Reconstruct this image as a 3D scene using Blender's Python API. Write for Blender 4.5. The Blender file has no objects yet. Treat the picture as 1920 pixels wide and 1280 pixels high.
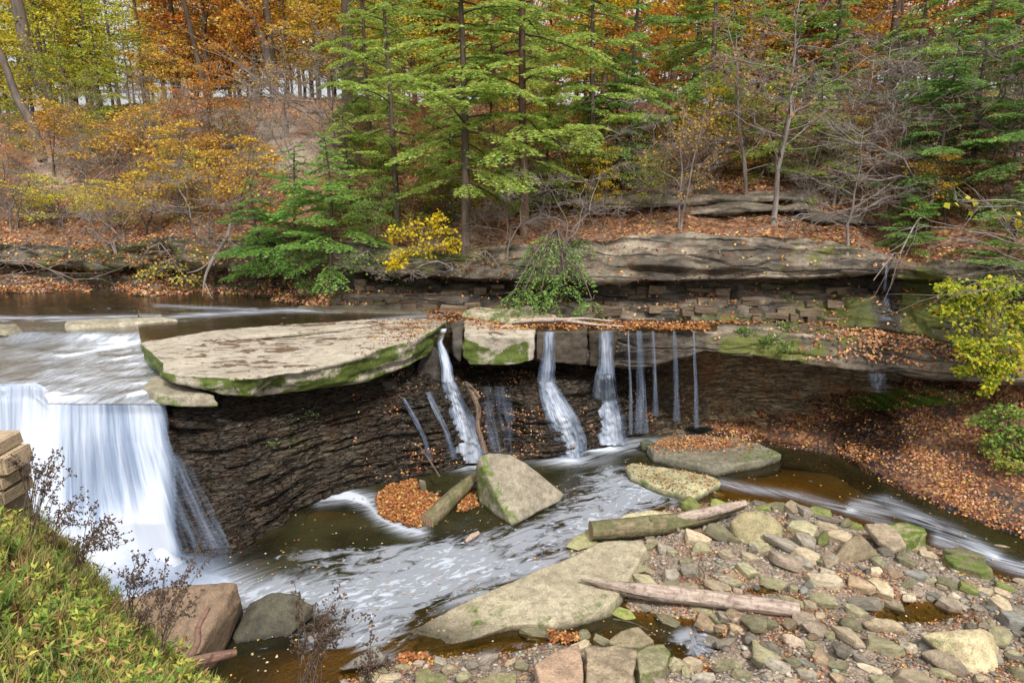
import bpy, bmesh, math, random
import numpy as np
from mathutils import Vector, Matrix
from mathutils.bvhtree import BVHTree
R = math.radians
random.seed(7); rng = np.random.default_rng(7)
SC = bpy.context.scene
COL = SC.collection

# ------------------------------------------------------------------ camera, world, sun, exposure
CAMZ = 9.7
PITCH = math.atan(310/1280)
cd = bpy.data.cameras.new('camera'); cam = bpy.data.objects.new('camera', cd); COL.objects.link(cam)
cd.sensor_width = 36; cd.lens = 24; cd.clip_start = .1; cd.clip_end = 1000
cam.location = (0, 0, CAMZ); cam.rotation_euler = (math.pi/2-PITCH, 0, 0)
SC.camera = cam
W = bpy.data.worlds.new('World'); SC.world = W; W.use_nodes = True
nt = W.node_tree; nt.nodes.clear()
sky = nt.nodes.new('ShaderNodeTexSky'); sky.sky_type = 'NISHITA'; sky.sun_disc = False
sky.sun_elevation = R(55); sky.sun_rotation = R(205); sky.air_density = 1.0; sky.dust_density = 3.0
hs = nt.nodes.new('ShaderNodeHueSaturation'); hs.inputs['Saturation'].default_value = .22; hs.inputs['Value'].default_value = 1.0
bg = nt.nodes.new('ShaderNodeBackground'); bg.inputs['Strength'].default_value = .125
wo = nt.nodes.new('ShaderNodeOutputWorld')
nt.links.new(sky.outputs[0], hs.inputs['Color']); nt.links.new(hs.outputs[0], bg.inputs[0]); nt.links.new(bg.outputs[0], wo.inputs[0])
sl = bpy.data.lights.new('sun', 'SUN'); sl.energy = 3.1; sl.angle = R(10); sl.color = (1, .96, .9)
sun = bpy.data.objects.new('sun', sl); COL.objects.link(sun); sun.rotation_euler = (R(38), 0, R(25))
SC.view_settings.view_transform = 'Standard'; SC.view_settings.look = 'None'
SC.view_settings.exposure = 0.7; SC.view_settings.gamma = 1
SC.view_settings.use_curve_mapping = False

# ------------------------------------------------------------------ helpers: projection between photo pixels and the place
cp, sp = math.cos(PITCH), math.sin(PITCH)
def ray(px, py):
    u = (px-960)/1280; v = (640-py)/1280
    return np.array((u, cp+v*sp, -sp+v*cp))
def P(px, py, Y=None, z=None):
    d = ray(px, py)
    k = Y/d[1] if Y is not None else (z-CAMZ)/d[2]
    return np.array((d[0]*k, d[1]*k, CAMZ+d[2]*k))
def proj(p):
    p = np.asarray(p, float); x = p[..., 0]; y = p[..., 1]; z = p[..., 2]-CAMZ
    f = y*cp - z*sp; up = y*sp + z*cp
    f = np.where(f < .1, .1, f)
    return 960+1280*x/f, 640-1280*up/f, f
def hashf(ix, iy, iz):
    h = (ix*374761393 + iy*668265263 + iz*1274126177) & 0xffffffff
    h = ((h ^ (h >> 13))*1274126177) & 0xffffffff
    h = h ^ (h >> 16)
    return (h & 0xffffff)/float(0xffffff)
def vn(x, y, z):
    x = np.asarray(x, float)+1000; y = np.asarray(y, float)+1000; z = np.asarray(z, float)+1000
    x, y, z = np.broadcast_arrays(x, y, z)
    ix = np.floor(x).astype(np.int64); iy = np.floor(y).astype(np.int64); iz = np.floor(z).astype(np.int64)
    fx = x-ix; fy = y-iy; fz = z-iz
    fx = fx*fx*(3-2*fx); fy = fy*fy*(3-2*fy); fz = fz*fz*(3-2*fz)
    r = 0
    for a in (0, 1):
        for b in (0, 1):
            for c in (0, 1):
                w = (fx if a else 1-fx)*(fy if b else 1-fy)*(fz if c else 1-fz)
                r = r + w*hashf(ix+a, iy+b, iz+c)
    return r*2-1
def fbm(x, y, z, o=4, g=.5):
    r = 0; a = 1; s = 0; f = 1
    for i in range(o):
        r = r + a*vn(x*f+i*17.3, y*f+i*5.1, z*f+i*9.7); s += a; a *= g; f *= 2.03
    return r/s
def blobs(px, py, L):
    r = 0
    for (cx, cy, rx, ry, a) in L:
        r = r + a*np.exp(-((px-cx)/rx)**2-((py-cy)/ry)**2)
    return r
def inpoly(px, py, poly):
    poly = np.asarray(poly, float); n = len(poly); ins = np.zeros(np.shape(px), bool)
    for i in range(n):
        x0, y0 = poly[i]; x1, y1 = poly[(i+1) % n]
        c = ((y0 > py) != (y1 > py))
        with np.errstate(divide='ignore', invalid='ignore'):
            xi = (x1-x0)*(py-y0)/(y1-y0+1e-12)+x0
        ins ^= c & (px < xi)
    return ins
def sdist(px, py, poly):          # signed distance, positive inside
    poly = np.asarray(poly, float); n = len(poly); d = np.full(np.shape(px), 1e9)
    for i in range(n):
        a = poly[i]; b = poly[(i+1) % n]; e = b-a; L2 = (e**2).sum()
        t = np.clip(((px-a[0])*e[0]+(py-a[1])*e[1])/L2, 0, 1)
        d = np.minimum(d, np.hypot(px-a[0]-t*e[0], py-a[1]-t*e[1]))
    return np.where(inpoly(px, py, poly), d, -d)

# ------------------------------------------------------------------ helpers: objects
def tag(o, label=None, cat=None, group=None, kind=None):
    if label: o['label'] = label
    if cat: o['category'] = cat
    if group: o['group'] = group
    if kind: o['kind'] = kind
    return o
def link(name, me, parent=None, loc=None):
    o = bpy.data.objects.new(name, me); COL.objects.link(o)
    if loc is not None: o.location = loc
    if parent is not None: o.parent = parent
    return o
def empty(name, loc=(0, 0, 0)):
    o = bpy.data.objects.new(name, None); COL.objects.link(o); o.location = loc; o.empty_display_size = .2
    return o
def mesh_np(name, V, F, mat, col=None, uv=None, attrs=None, smooth=True, mats=None):
    V = np.ascontiguousarray(V, np.float32); F = np.ascontiguousarray(F, np.int32)
    me = bpy.data.meshes.new(name); n = len(F); k = F.shape[1]
    me.vertices.add(len(V)); me.vertices.foreach_set('co', V.ravel())
    me.loops.add(n*k); me.loops.foreach_set('vertex_index', F.ravel())
    me.polygons.add(n); me.polygons.foreach_set('loop_start', np.arange(0, n*k, k, dtype=np.int32))
    me.update(calc_edges=True)
    if smooth: me.polygons.foreach_set('use_smooth', np.ones(n, bool))
    if col is not None:
        a = me.color_attributes.new('Col', 'FLOAT_COLOR', 'POINT')
        c = np.ones((len(V), 4), np.float32); c[:, :3] = col; a.data.foreach_set('color', c.ravel())
    if attrs:
        for nm, val in attrs.items():
            a = me.attributes.new(nm, 'FLOAT', 'POINT'); a.data.foreach_set('value', np.ascontiguousarray(val, np.float32).ravel())
    if uv is not None:
        l = me.uv_layers.new(name='UV'); l.data.foreach_set('uv', np.ascontiguousarray(uv[F.ravel()], np.float32).ravel())
    if mat: me.materials.append(mat)
    return me
def grid_faces(A, B):
    i = np.arange(A*B).reshape(A, B)
    return np.stack([i[:-1, :-1], i[1:, :-1], i[1:, 1:], i[:-1, 1:]], -1).reshape(-1, 4)
def grid_normals(G):
    a = np.gradient(G, axis=0); b = np.gradient(G, axis=1); n = np.cross(a, b)
    n /= np.linalg.norm(n, axis=-1, keepdims=True)+1e-9
    return n
def catmull(C, n):                # C (S, ...) -> (n, ...), centripetal-free catmull rom
    C = np.asarray(C, float); S = len(C); t = np.linspace(0, S-1, n); i = np.clip(t.astype(int), 0, S-2)
    f = (t-i).reshape((-1,)+(1,)*(C.ndim-1))
    g = lambda j: C[np.clip(j, 0, S-1)]
    p0, p1, p2, p3 = g(i-1), g(i), g(i+1), g(i+2)
    p0 = np.where((i-1 < 0).reshape(f.shape), 2*p1-p2, p0); p3 = np.where((i+2 > S-1).reshape(f.shape), 2*p2-p1, p3)
    return .5*((2*p1)+(-p0+p2)*f+(2*p0-5*p1+4*p2-p3)*f*f+(-p0+3*p1-3*p2+p3)*f**3)
def loft(C, ns, nts, soft=0):     # C (S,R,3); nts segments per row gap
    C = np.asarray(C, float); G = catmull(C, ns); rows = []
    for r in range(C.shape[1]-1):
        m = nts[r]
        for j in range(m):
            f = j/m; rows.append(G[:, r]*(1-f)+G[:, r+1]*f)
    rows.append(G[:, -1]); G = np.stack(rows, 1)
    for _ in range(soft):
        G[:, 1:-1] = (G[:, :-2]+2*G[:, 1:-1]+G[:, 2:])/4
    return G
def grid_mesh(name, G, mat, **kw):
    A, B = G.shape[:2]
    return mesh_np(name, G.reshape(-1, 3), grid_faces(A, B), mat, **kw)
def bvh_of(me, M=None):
    V = np.empty(len(me.vertices)*3, np.float32); me.vertices.foreach_get('co', V); V = V.reshape(-1, 3)
    if M is not None: V = V @ np.array(M.to_3x3()).T + np.array(M.translation)
    return BVHTree.FromPolygons([tuple(map(float, v)) for v in V], [tuple(p.vertices) for p in me.polygons])
SURF = {}
def hit(px, py, names):
    d = Vector(ray(px, py)).normalized(); best = None
    for n in names:
        h = SURF[n].ray_cast(Vector((0, 0, CAMZ)), d)
        if h[0] is not None and (best is None or h[3] < best[3]): best = h
    return (np.array(best[0]), np.array(best[1])) if best else None
def down(x, y, names, z=60):
    best = None
    for n in names:
        h = SURF[n].ray_cast(Vector((x, y, z)), Vector((0, 0, -1)))
        if h[0] is not None and (best is None or h[0].z > best): best = h[0].z
    return best

class Tubes:                      # many tapered tubes in one mesh
    def __init__(s): s.V = []; s.F = []; s.n = 0
    def add(s, pts, rad, k=5):
        pts = np.asarray(pts, float); n = len(pts); rad = np.broadcast_to(np.asarray(rad, float), (n,))
        t = np.gradient(pts, axis=0); t /= np.linalg.norm(t, axis=1, keepdims=True)+1e-9
        ref = np.array((0, 0, 1.)) if abs(t[:, 2]).mean() < .8 else np.array((1., 0, 0))
        a = np.cross(t, ref); a /= np.linalg.norm(a, axis=1, keepdims=True)+1e-9; b = np.cross(t, a)
        th = np.arange(k)*2*math.pi/k
        ring = pts[:, None]+rad[:, None, None]*(np.cos(th)[None, :, None]*a[:, None]+np.sin(th)[None, :, None]*b[:, None])
        s.V.append(ring.reshape(-1, 3))
        i = np.arange(n*k).reshape(n, k)+s.n; j = np.roll(i, -1, 1)
        s.F.append(np.stack([i[:-1], j[:-1], j[1:], i[1:]], -1).reshape(-1, 4)); s.n += n*k
        if k > 5:
            for e in (0, n-1):
                ids = i[e]; s.V.append(pts[e:e+1]); c = s.n; s.n += 1
                s.F.append(np.stack([ids, np.roll(ids, -1), np.full(k, c), np.full(k, c)], -1)[:, :4])
    def mesh(s, name, mat, noise=0, nf=3):
        V = np.concatenate(s.V); F = np.concatenate(s.F)
        if noise: V = V+noise*np.stack([fbm(V[:, 0]*nf+q*31, V[:, 1]*nf, V[:, 2]*nf, 3) for q in range(3)], 1)
        tri = F[:, 2] == F[:, 3]
        if tri.any():
            T = F[tri][:, :3]; Q = F[~tri]; Fq = np.concatenate([np.stack([Q[:, 0], Q[:, 1], Q[:, 2]], 1), np.stack([Q[:, 0], Q[:, 2], Q[:, 3]], 1), T])
            return mesh_np(name, V, Fq, mat)
        return mesh_np(name, V, F, mat)
def leaf_geo(C, D, N, L, Wd, bend=.15):      # rhombic leaves: centre base C, direction D, normal N, length L, width Wd
    D = D/(np.linalg.norm(D, axis=1, keepdims=True)+1e-9); S = np.cross(D, N); S /= np.linalg.norm(S, axis=1, keepdims=True)+1e-9
    U = np.cross(S, D); L = np.asarray(L).reshape(-1, 1); Wd = np.asarray(Wd).reshape(-1, 1)
    a = C; c = C+D*L; b = C+D*L*.45+S*Wd*.5+U*L*bend; d = C+D*L*.45-S*Wd*.5+U*L*bend
    V = np.stack([a, b, c, d], 1).reshape(-1, 3)
    return V, np.arange(len(V)).reshape(-1, 4)
def rdir(n): 
    v = rng.normal(size=(n, 3)); return v/np.linalg.norm(v, axis=1, keepdims=True)
def scatter(me, n, mask=None, M=None):       # random points on a mesh, area weighted
    me.calc_loop_triangles(); T = np.empty(len(me.loop_triangles)*3, np.int32); me.loop_triangles.foreach_get('vertices', T); T = T.reshape(-1, 3)
    V = np.empty(len(me.vertices)*3, np.float32); me.vertices.foreach_get('co', V); V = V.reshape(-1, 3).astype(float)
    if M is not None: V = V+np.asarray(M)
    a, b, c = V[T[:, 0]], V[T[:, 1]], V[T[:, 2]]; nn = np.cross(b-a, c-a); ar = np.linalg.norm(nn, axis=1)+1e-12; nn = nn/ar[:, None]
    cen = (a+b+c)/3; w = ar.copy()
    if mask is not None: w = w*np.clip(mask(cen, nn), 0, None)
    if w.sum() <= 0: return np.zeros((0, 3)), np.zeros((0, 3))
    k = rng.choice(len(T), n, p=w/w.sum()); r1 = np.sqrt(rng.random(n))[:, None]; r2 = rng.random(n)[:, None]
    return a[k]*(1-r1)+b[k]*r1*(1-r2)+c[k]*r1*r2, nn[k]
LITTER = np.array([(.27, .08, .035), (.34, .13, .045), (.19, .065, .03), (.42, .19, .06), (.46, .26, .15), (.15, .07, .045), (.55, .34, .09), (.38, .22, .16)])
def litter_leaves(name, pts, nrm, lo=.05, hi=.11, pal=LITTER, tilt=.45, lift=.012, mat=None):
    n = len(pts); N = nrm+tilt*rdir(n); N /= np.linalg.norm(N, axis=1, keepdims=True); D = np.cross(N, rdir(n))
    L = rng.uniform(lo, hi, n); V, F = leaf_geo(pts+nrm*lift, D, N, L, L*rng.uniform(.5, .9, n), .12)
    c = pal[rng.integers(0, len(pal), n)]*rng.uniform(.65, 1.25, (n, 1))
    return mesh_np(name, V, F, mat or M_leaf, col=np.repeat(c, 4, 0), smooth=False)

# ------------------------------------------------------------------ helpers: materials
class Nt:
    def __init__(s, name):
        s.m = bpy.data.materials.new(name); s.m.use_nodes = True; s.t = s.m.node_tree; s.t.nodes.clear()
        s.out = s.n('ShaderNodeOutputMaterial'); s.geo = s.n('ShaderNodeNewGeometry'); s.tc = s.n('ShaderNodeTexCoord')
        s.pos = s.tc.outputs['Object']
    def n(s, t, **kw):
        x = s.t.nodes.new(t)
        for k, v in kw.items(): setattr(x, k, v)
        return x
    def l(s, a, b): s.t.links.new(a, b)
    def put(s, sock, v):
        if isinstance(v, bpy.types.NodeSocket): s.l(v, sock)
        elif isinstance(v, (tuple, list)) and sock.type == 'RGBA': sock.default_value = tuple(v)+(1,) if len(v) == 3 else v
        elif sock.type == 'RGBA': sock.default_value = (v, v, v, 1)
        else: sock.default_value = v
    def map(s, vec, scale=(1, 1, 1), loc=(0, 0, 0), rot=(0, 0, 0)):
        x = s.n('ShaderNodeMapping'); s.l(vec, x.inputs[0]); x.inputs['Scale'].default_value = scale; x.inputs['Location'].default_value = loc; x.inputs['Rotation'].default_value = rot
        return x.outputs[0]
    def noise(s, scale, detail=4, vec=None, rough=.55, dist=0, col=False):
        x = s.n('ShaderNodeTexNoise'); s.l(vec or s.pos, x.inputs['Vector']); x.inputs['Scale'].default_value = scale
        x.inputs['Detail'].default_value = detail; x.inputs['Roughness'].default_value = rough; x.inputs['Distortion'].default_value = dist
        return x.outputs['Color' if col else 'Fac']
    def vor(s, scale, vec=None, feat='F1', out='Distance', rnd=1):
        x = s.n('ShaderNodeTexVoronoi', feature=feat); s.l(vec or s.pos, x.inputs['Vector']); x.inputs['Scale'].default_value = scale
        x.inputs['Randomness'].default_value = rnd
        return x.outputs[out]
    def ramp(s, fac, stops, interp='LINEAR'):
        x = s.n('ShaderNodeValToRGB'); s.l(fac, x.inputs[0]); cr = x.color_ramp; cr.interpolation = interp
        while len(cr.elements) < len(stops): cr.elements.new(.5)
        for e, (p, c) in zip(cr.elements, stops):
            e.position = p; e.color = (c, c, c, 1) if isinstance(c, (int, float)) else tuple(c)+(1,)
        return x.outputs[0]
    def mr(s, v, a, b, c=0, d=1):
        x = s.n('ShaderNodeMapRange'); s.put(x.inputs[0], v)
        for i, q in enumerate((a, b, c, d)): x.inputs[i+1].default_value = q
        return x.outputs[0]
    def mix(s, f, a, b, mode='MIX'):
        x = s.n('ShaderNodeMix', data_type='RGBA', blend_type=mode); s.put(x.inputs[0], f); s.put(x.inputs[6], a); s.put(x.inputs[7], b)
        return x.outputs[2]
    def ma(s, op, a, b=0, c=0):
        x = s.n('ShaderNodeMath', operation=op); s.put(x.inputs[0], a); s.put(x.inputs[1], b)
        if op in ('MULTIPLY_ADD',): s.put(x.inputs[2], c)
        return x.outputs[0]
    def attr(s, name, out='Fac'):
        x = s.n('ShaderNodeAttribute', attribute_name=name); return x.outputs[out]
    def sep(s, v):
        x = s.n('ShaderNodeSeparateXYZ'); s.l(v, x.inputs[0]); return x.outputs
    def bump(s, h, strength=.5, dist=.05, nrm=None):
        x = s.n('ShaderNodeBump'); s.put(x.inputs['Height'], h); x.inputs['Strength'].default_value = strength; x.inputs['Distance'].default_value = dist
        if nrm: s.l(nrm, x.inputs['Normal'])
        return x.outputs[0]
    def pbr(s, col, rough=.8, nrm=None, spec=.3):
        x = s.n('ShaderNodeBsdfPrincipled'); s.put(x.inputs['Base Color'], col); s.put(x.inputs['Roughness'], rough); s.put(x.inputs['Specular IOR Level'], spec)
        if nrm: s.l(nrm, x.inputs['Normal'])
        return x.outputs[0]
    def end(s, sh): s.l(sh, s.out.inputs[0]); return s.m

def rock_mat(name, c1, c2, c3, moss=.0, mossc=((.05, .09, .012), (.13, .17, .03)), strata=0, rough=.8, bump=.6, up=0, obj=False, wet=None, spec=.3, plates=None, smix=.7, rust=0, pedge=.75):
    s = Nt(name); oi = s.n('ShaderNodeObjectInfo'); v = s.n('ShaderNodeVectorMath', operation='ADD'); s.l(s.pos, v.inputs[0])
    if obj:
        m = s.n('ShaderNodeVectorMath', operation='SCALE'); s.l(s.pos, m.inputs[0]); cmb = s.n('ShaderNodeCombineXYZ')
        s.l(s.ma('MULTIPLY', oi.outputs['Random'], 57.), cmb.inputs[0]); s.l(s.ma('MULTIPLY', oi.outputs['Random'], 23.), cmb.inputs[2]); s.l(cmb.outputs[0], v.inputs[1])
    p = v.outputs[0]
    a = s.noise(.9, 5, p, .6, .6); b = s.noise(5, 6, p, .65); c = s.noise(26, 5, p, .7)
    col = s.mix(s.mr(a, .35, .65), c1, c2); col = s.mix(s.mr(b, .42, .72), col, c3)
    col = s.mix(.55, col, s.ramp(c, [(.3, .3), (.5, .95), (.68, 1.6)]), 'MULTIPLY')
    h = s.ma('ADD', s.ma('MULTIPLY', b, .7), s.ma('MULTIPLY', c, .35))
    if strata:
        st = s.noise(1, 6, s.map(p, (1.3, 1.3, strata)), .7, .35)
        col = s.mix(smix, col, s.ramp(st, [(.3, .35), (.5, 1.0), (.62, 1.35), (.75, .7)]), 'MULTIPLY'); h = s.ma('ADD', h, s.ma('MULTIPLY', st, 1.6))
    if plates:
        dv = s.n('ShaderNodeVectorMath', operation='ADD'); s.l(p, dv.inputs[0]); sc_ = s.n('ShaderNodeVectorMath', operation='SCALE'); s.l(s.noise(1.7, 4, p, .6, 0, True), sc_.inputs[0]); sc_.inputs['Scale'].default_value = .22; s.l(sc_.outputs[0], dv.inputs[1])
        pv = s.map(dv.outputs[0], (plates[0], plates[0], plates[1])); cc = s.sep(s.vor(1, pv, 'F1', 'Color')); ed = s.mr(s.vor(1, pv, 'DISTANCE_TO_EDGE'), 0, .09)
        pv2 = s.map(dv.outputs[0], (plates[0]*2.7, plates[0]*2.7, plates[1]*2.2)); c2 = s.sep(s.vor(1, pv2, 'F1', 'Color'))
        col = s.mix(1., col, s.ramp(s.ma('ADD', s.ma('MULTIPLY', cc[0], .55), s.ma('MULTIPLY', c2[0], .45)), [(.15, .45), (.5, .95), (.85, 1.55)]), 'MULTIPLY'); col = s.mix(pedge, col, s.mix(ed, (.25, .23, .2), (1, 1, 1)), 'MULTIPLY')
        h = s.ma('ADD', h, s.ma('ADD', s.ma('MULTIPLY', cc[1], 1.6), s.ma('ADD', s.ma('MULTIPLY', c2[1], .9), s.ma('MULTIPLY', ed, .8))))
    if rust:
        col = s.mix(s.ma('MULTIPLY', s.mr(s.noise(.9, 6, s.map(p, (1, 1, .6), (7, 1, 2)), .65, .6), .5, .68), rust), col, s.mix(b, (.10, .045, .02), (.24, .12, .05)))
    if obj:
        hv = s.n('ShaderNodeHueSaturation'); s.l(col, hv.inputs['Color']); s.l(s.mr(oi.outputs['Random'], 0, 1, .6, 1.35), hv.inputs['Value'])
        hv.inputs['Saturation'].default_value = 1; col = hv.outputs[0]
        if obj == 2: col = s.mix(1., col, oi.outputs['Color'], 'MULTIPLY')
    ms = s.ma('ADD', s.attr('moss'), moss)
    if up:
        nz = s.sep(s.geo.outputs['Normal'])[2]; ms = s.ma('ADD', ms, s.ma('MULTIPLY', nz, up))
    mn = s.noise(2.2, 7, p, .7, .4)
    mm = s.mr(s.ma('ADD', ms, s.ma('MULTIPLY', s.ma('SUBTRACT', mn, .5), 2.2)), .35, .62)
    mc = s.mix(s.noise(14, 4, p), mossc[0], mossc[1])
    mc = s.mix(.6, mc, s.ramp(s.noise(60, 3, p), [(.3, .4), (.7, 1.5)]), 'MULTIPLY')
    col = s.mix(mm, col, mc)
    w = s.attr('wet'); col = s.mix(w, col, s.mix(1., col, (.26, .25, .25), 'MULTIPLY'))
    lt = s.attr('shade_lift'); col = s.mix(lt, col, s.mix(1., col, (2.1, 2.0, 1.8), 'MULTIPLY'))  # brightness painted into the colour where a wall lies in shade
    rg = s.mix(w, s.mix(c, rough-.12, rough+.12), .22)
    return s.end(s.pbr(col, rg, s.bump(h, bump, .06), spec))

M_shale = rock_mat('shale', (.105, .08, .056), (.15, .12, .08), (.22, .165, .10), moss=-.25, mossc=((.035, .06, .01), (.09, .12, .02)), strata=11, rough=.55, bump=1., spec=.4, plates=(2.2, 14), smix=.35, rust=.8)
M_cliff = rock_mat('cliff_rock', (.165, .135, .098), (.28, .235, .175), (.105, .085, .065), moss=.03, mossc=((.06, .085, .015), (.17, .17, .04)), strata=4, rough=.75, bump=1., plates=(.38, 2.0), smix=.5, rust=.35, pedge=.35)
M_block = rock_mat('bedded_block_rock', (.13, .09, .055), (.21, .15, .095), (.09, .07, .05), moss=.08, strata=5, rough=.7, bump=.8, obj=True)
M_sand = rock_mat('pale_sandstone', (.40, .335, .25), (.50, .42, .32), (.31, .25, .18), moss=-.1, rough=.75, bump=.35)
M_stone = rock_mat('river_stone', (.24, .21, .165), (.37, .325, .26), (.14, .125, .105), moss=-.22, rough=.75, bump=.9, up=-.12, obj=2)
M_mstone = rock_mat('mossy_stone', (.27, .235, .165), (.40, .355, .26), (.17, .15, .105), moss=.1, rough=.75, bump=.9, obj=2)

def leaf_mat(name, tr=.35, rough=.55):
    s = Nt(name); oi = s.n('ShaderNodeObjectInfo'); col = s.mix(1., s.attr('Col', 'Color'), oi.outputs['Color'], 'MULTIPLY')
    d = s.pbr(col, rough, None, .25); t = s.n('ShaderNodeBsdfTranslucent'); s.l(col, t.inputs[0])
    m = s.n('ShaderNodeMixShader'); m.inputs[0].default_value = tr; s.l(d, m.inputs[1]); s.l(t.outputs[0], m.inputs[2])
    return s.end(m.outputs[0])
M_leaf = leaf_mat('fallen_leaf', .1)
M_fol = leaf_mat('foliage', .5)
M_grass = leaf_mat('green_herb', .35)
def bark_mat(name, a, b, sc=1.):
    s = Nt(name); oi = s.n('ShaderNodeObjectInfo'); n1 = s.noise(6*sc, 5, s.map(s.pos, (1, 1, .18)), .7); n2 = s.noise(30*sc, 3)
    col = s.mix(s.mr(n1, .35, .65), a, b); col = s.mix(1., col, oi.outputs['Color'], 'MULTIPLY')
    return s.end(s.pbr(col, .85, s.bump(s.ma('ADD', n1, s.ma('MULTIPLY', n2, .3)), .7, .03), .2))
M_bark = bark_mat('bark', (.075, .058, .045), (.16, .13, .105))
M_twig = bark_mat('twig', (.13, .10, .085), (.25, .215, .19))
def wood_mat(name, a, b, rot=(0, 0, 0), moss=-.5):
    s = Nt(name); v = s.attr('lg', 'Vector'); uvn = s.n('ShaderNodeUVMap', uv_map='UV').outputs[0]
    n1 = s.noise(1, 6, s.map(uvn, (2.2, 26, 1)), .6, 0); n2 = s.noise(9, 4)
    col = s.mix(s.mr(n1, .35, .62), a, b); col = s.mix(s.mr(n2, .5, .75), col, tuple(q*.55 for q in a))
    mn = s.noise(2.5, 6, None, .7); col = s.mix(s.mr(s.ma('ADD', mn, moss), .1, .3), col, (.085, .09, .035))
    return s.end(s.pbr(col, .85, s.bump(s.ma('ADD', s.ma('MULTIPLY', n1, 1.5), n2), .8, .03), .2))
M_drift = wood_mat('weathered_wood', (.24, .175, .14), (.42, .34, .28))
M_mlog = wood_mat('mossy_bark_wood', (.11, .085, .05), (.22, .18, .11), moss=-.32)
M_drwet = wood_mat('reddish_driftwood', (.13, .07, .05), (.26, .155, .12), moss=-.6)
M_dwood = wood_mat('dark_wet_wood', (.06, .04, .03), (.2, .14, .1))
# leaf-covered soil
def soil_mat(name, a, b, leaf=.6, sc=9):
    s = Nt(name); n1 = s.noise(.5, 5, None, .6, .5); n2 = s.noise(7, 5, None, .7)
    base = s.mix(s.mr(n1, .35, .65), a, b); base = s.mix(.6, base, s.ramp(n2, [(.3, .4), (.7, 1.5)]), 'MULTIPLY')
    vc = s.vor(sc, None, 'F1', 'Color'); vs = s.sep(vc)
    lc = s.ramp(vs[0], [(0, (.09, .04, .025)), (.3, (.17, .065, .03)), (.55, (.24, .10, .045)), (.8, (.32, .18, .10)), (1, (.42, .24, .08))])
    lc = s.mix(s.mr(vs[1], 0, 1, 0, .8), lc, s.mix(1., lc, (.4, .38, .36), 'MULTIPLY'))
    dens = s.mr(s.ma('ADD', s.noise(.7, 4, s.map(s.pos, (1, 1, 1), (5, 3, 2)), .6), s.ma('ADD', s.ma('MULTIPLY', vs[2], .35), leaf-.85)), .1, .32)
    br_ = s.attr('bare'); base = s.mix(br_, base, s.mix(n2, (.20, .155, .115), (.40, .33, .26))); dens = s.ma('MULTIPLY', dens, s.mr(br_, 0, .8, 1, .12))
    col = s.mix(dens, base, lc)
    ms = s.mr(s.ma('ADD', s.attr('moss'), s.ma('MULTIPLY', s.ma('SUBTRACT', s.noise(2.5, 6, None, .7), .5), 2)), .4, .65)
    col = s.mix(ms, col, s.mix(s.noise(20, 4), (.05, .10, .01), (.15, .21, .03)))
    w = s.attr('wet'); col = s.mix(w, col, s.mix(1., col, (.3, .29, .28), 'MULTIPLY'))
    h = s.ma('ADD', s.vor(sc), s.ma('MULTIPLY', n2, .8))
    return s.end(s.pbr(col, s.mix(w, .9, .25), s.bump(h, .8, .06), .2))
M_hill = soil_mat('leaf_strewn_soil', (.10, .068, .045), (.17, .125, .09), .5, 9)
M_bank = soil_mat('leaf_covered_bank', (.065, .05, .042), (.045, .036, .034), .42, 11)
# gravel + silt bed
def bed_mat():
    s = Nt('gravel_bed'); z = s.sep(s.pos)[2]
    vc = s.vor(14, None, 'F1', 'Color'); vs = s.sep(vc); vd = s.vor(14)
    st = s.ramp(vs[0], [(0, (.12, .10, .08)), (.35, (.22, .18, .14)), (.7, (.32, .27, .22)), (1, (.42, .3, .22))])
    st2 = s.ramp(s.sep(s.vor(42, None, 'F1', 'Color'))[0], [(0, (.14, .1, .075)), (.5, (.24, .18, .13)), (1, (.36, .28, .21))])
    g = s.mix(s.mr(s.noise(1.4, 5), .42, .6), st2, st)
    g = s.mix(.8, g, s.ramp(vd, [(0, 1.2), (.6, .8), (1, .4)]), 'MULTIPLY')
    silt = s.mix(s.noise(1.6, 6, None, .7), (.10, .07, .022), (.24, .17, .06)); silt = s.mix(.5, silt, s.ramp(s.noise(12, 4), [(.3, .5), (.7, 1.4)]), 'MULTIPLY')
    col = s.mix(s.mr(z, -.12, .03), silt, g)
    h = s.ma('ADD', s.ma('MULTIPLY', vd, -1.), s.ma('MULTIPLY', s.vor(42), -.4))
    return s.end(s.pbr(col, .8, s.bump(h, .8, .05), .3))
M_bed = bed_mat()
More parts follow.
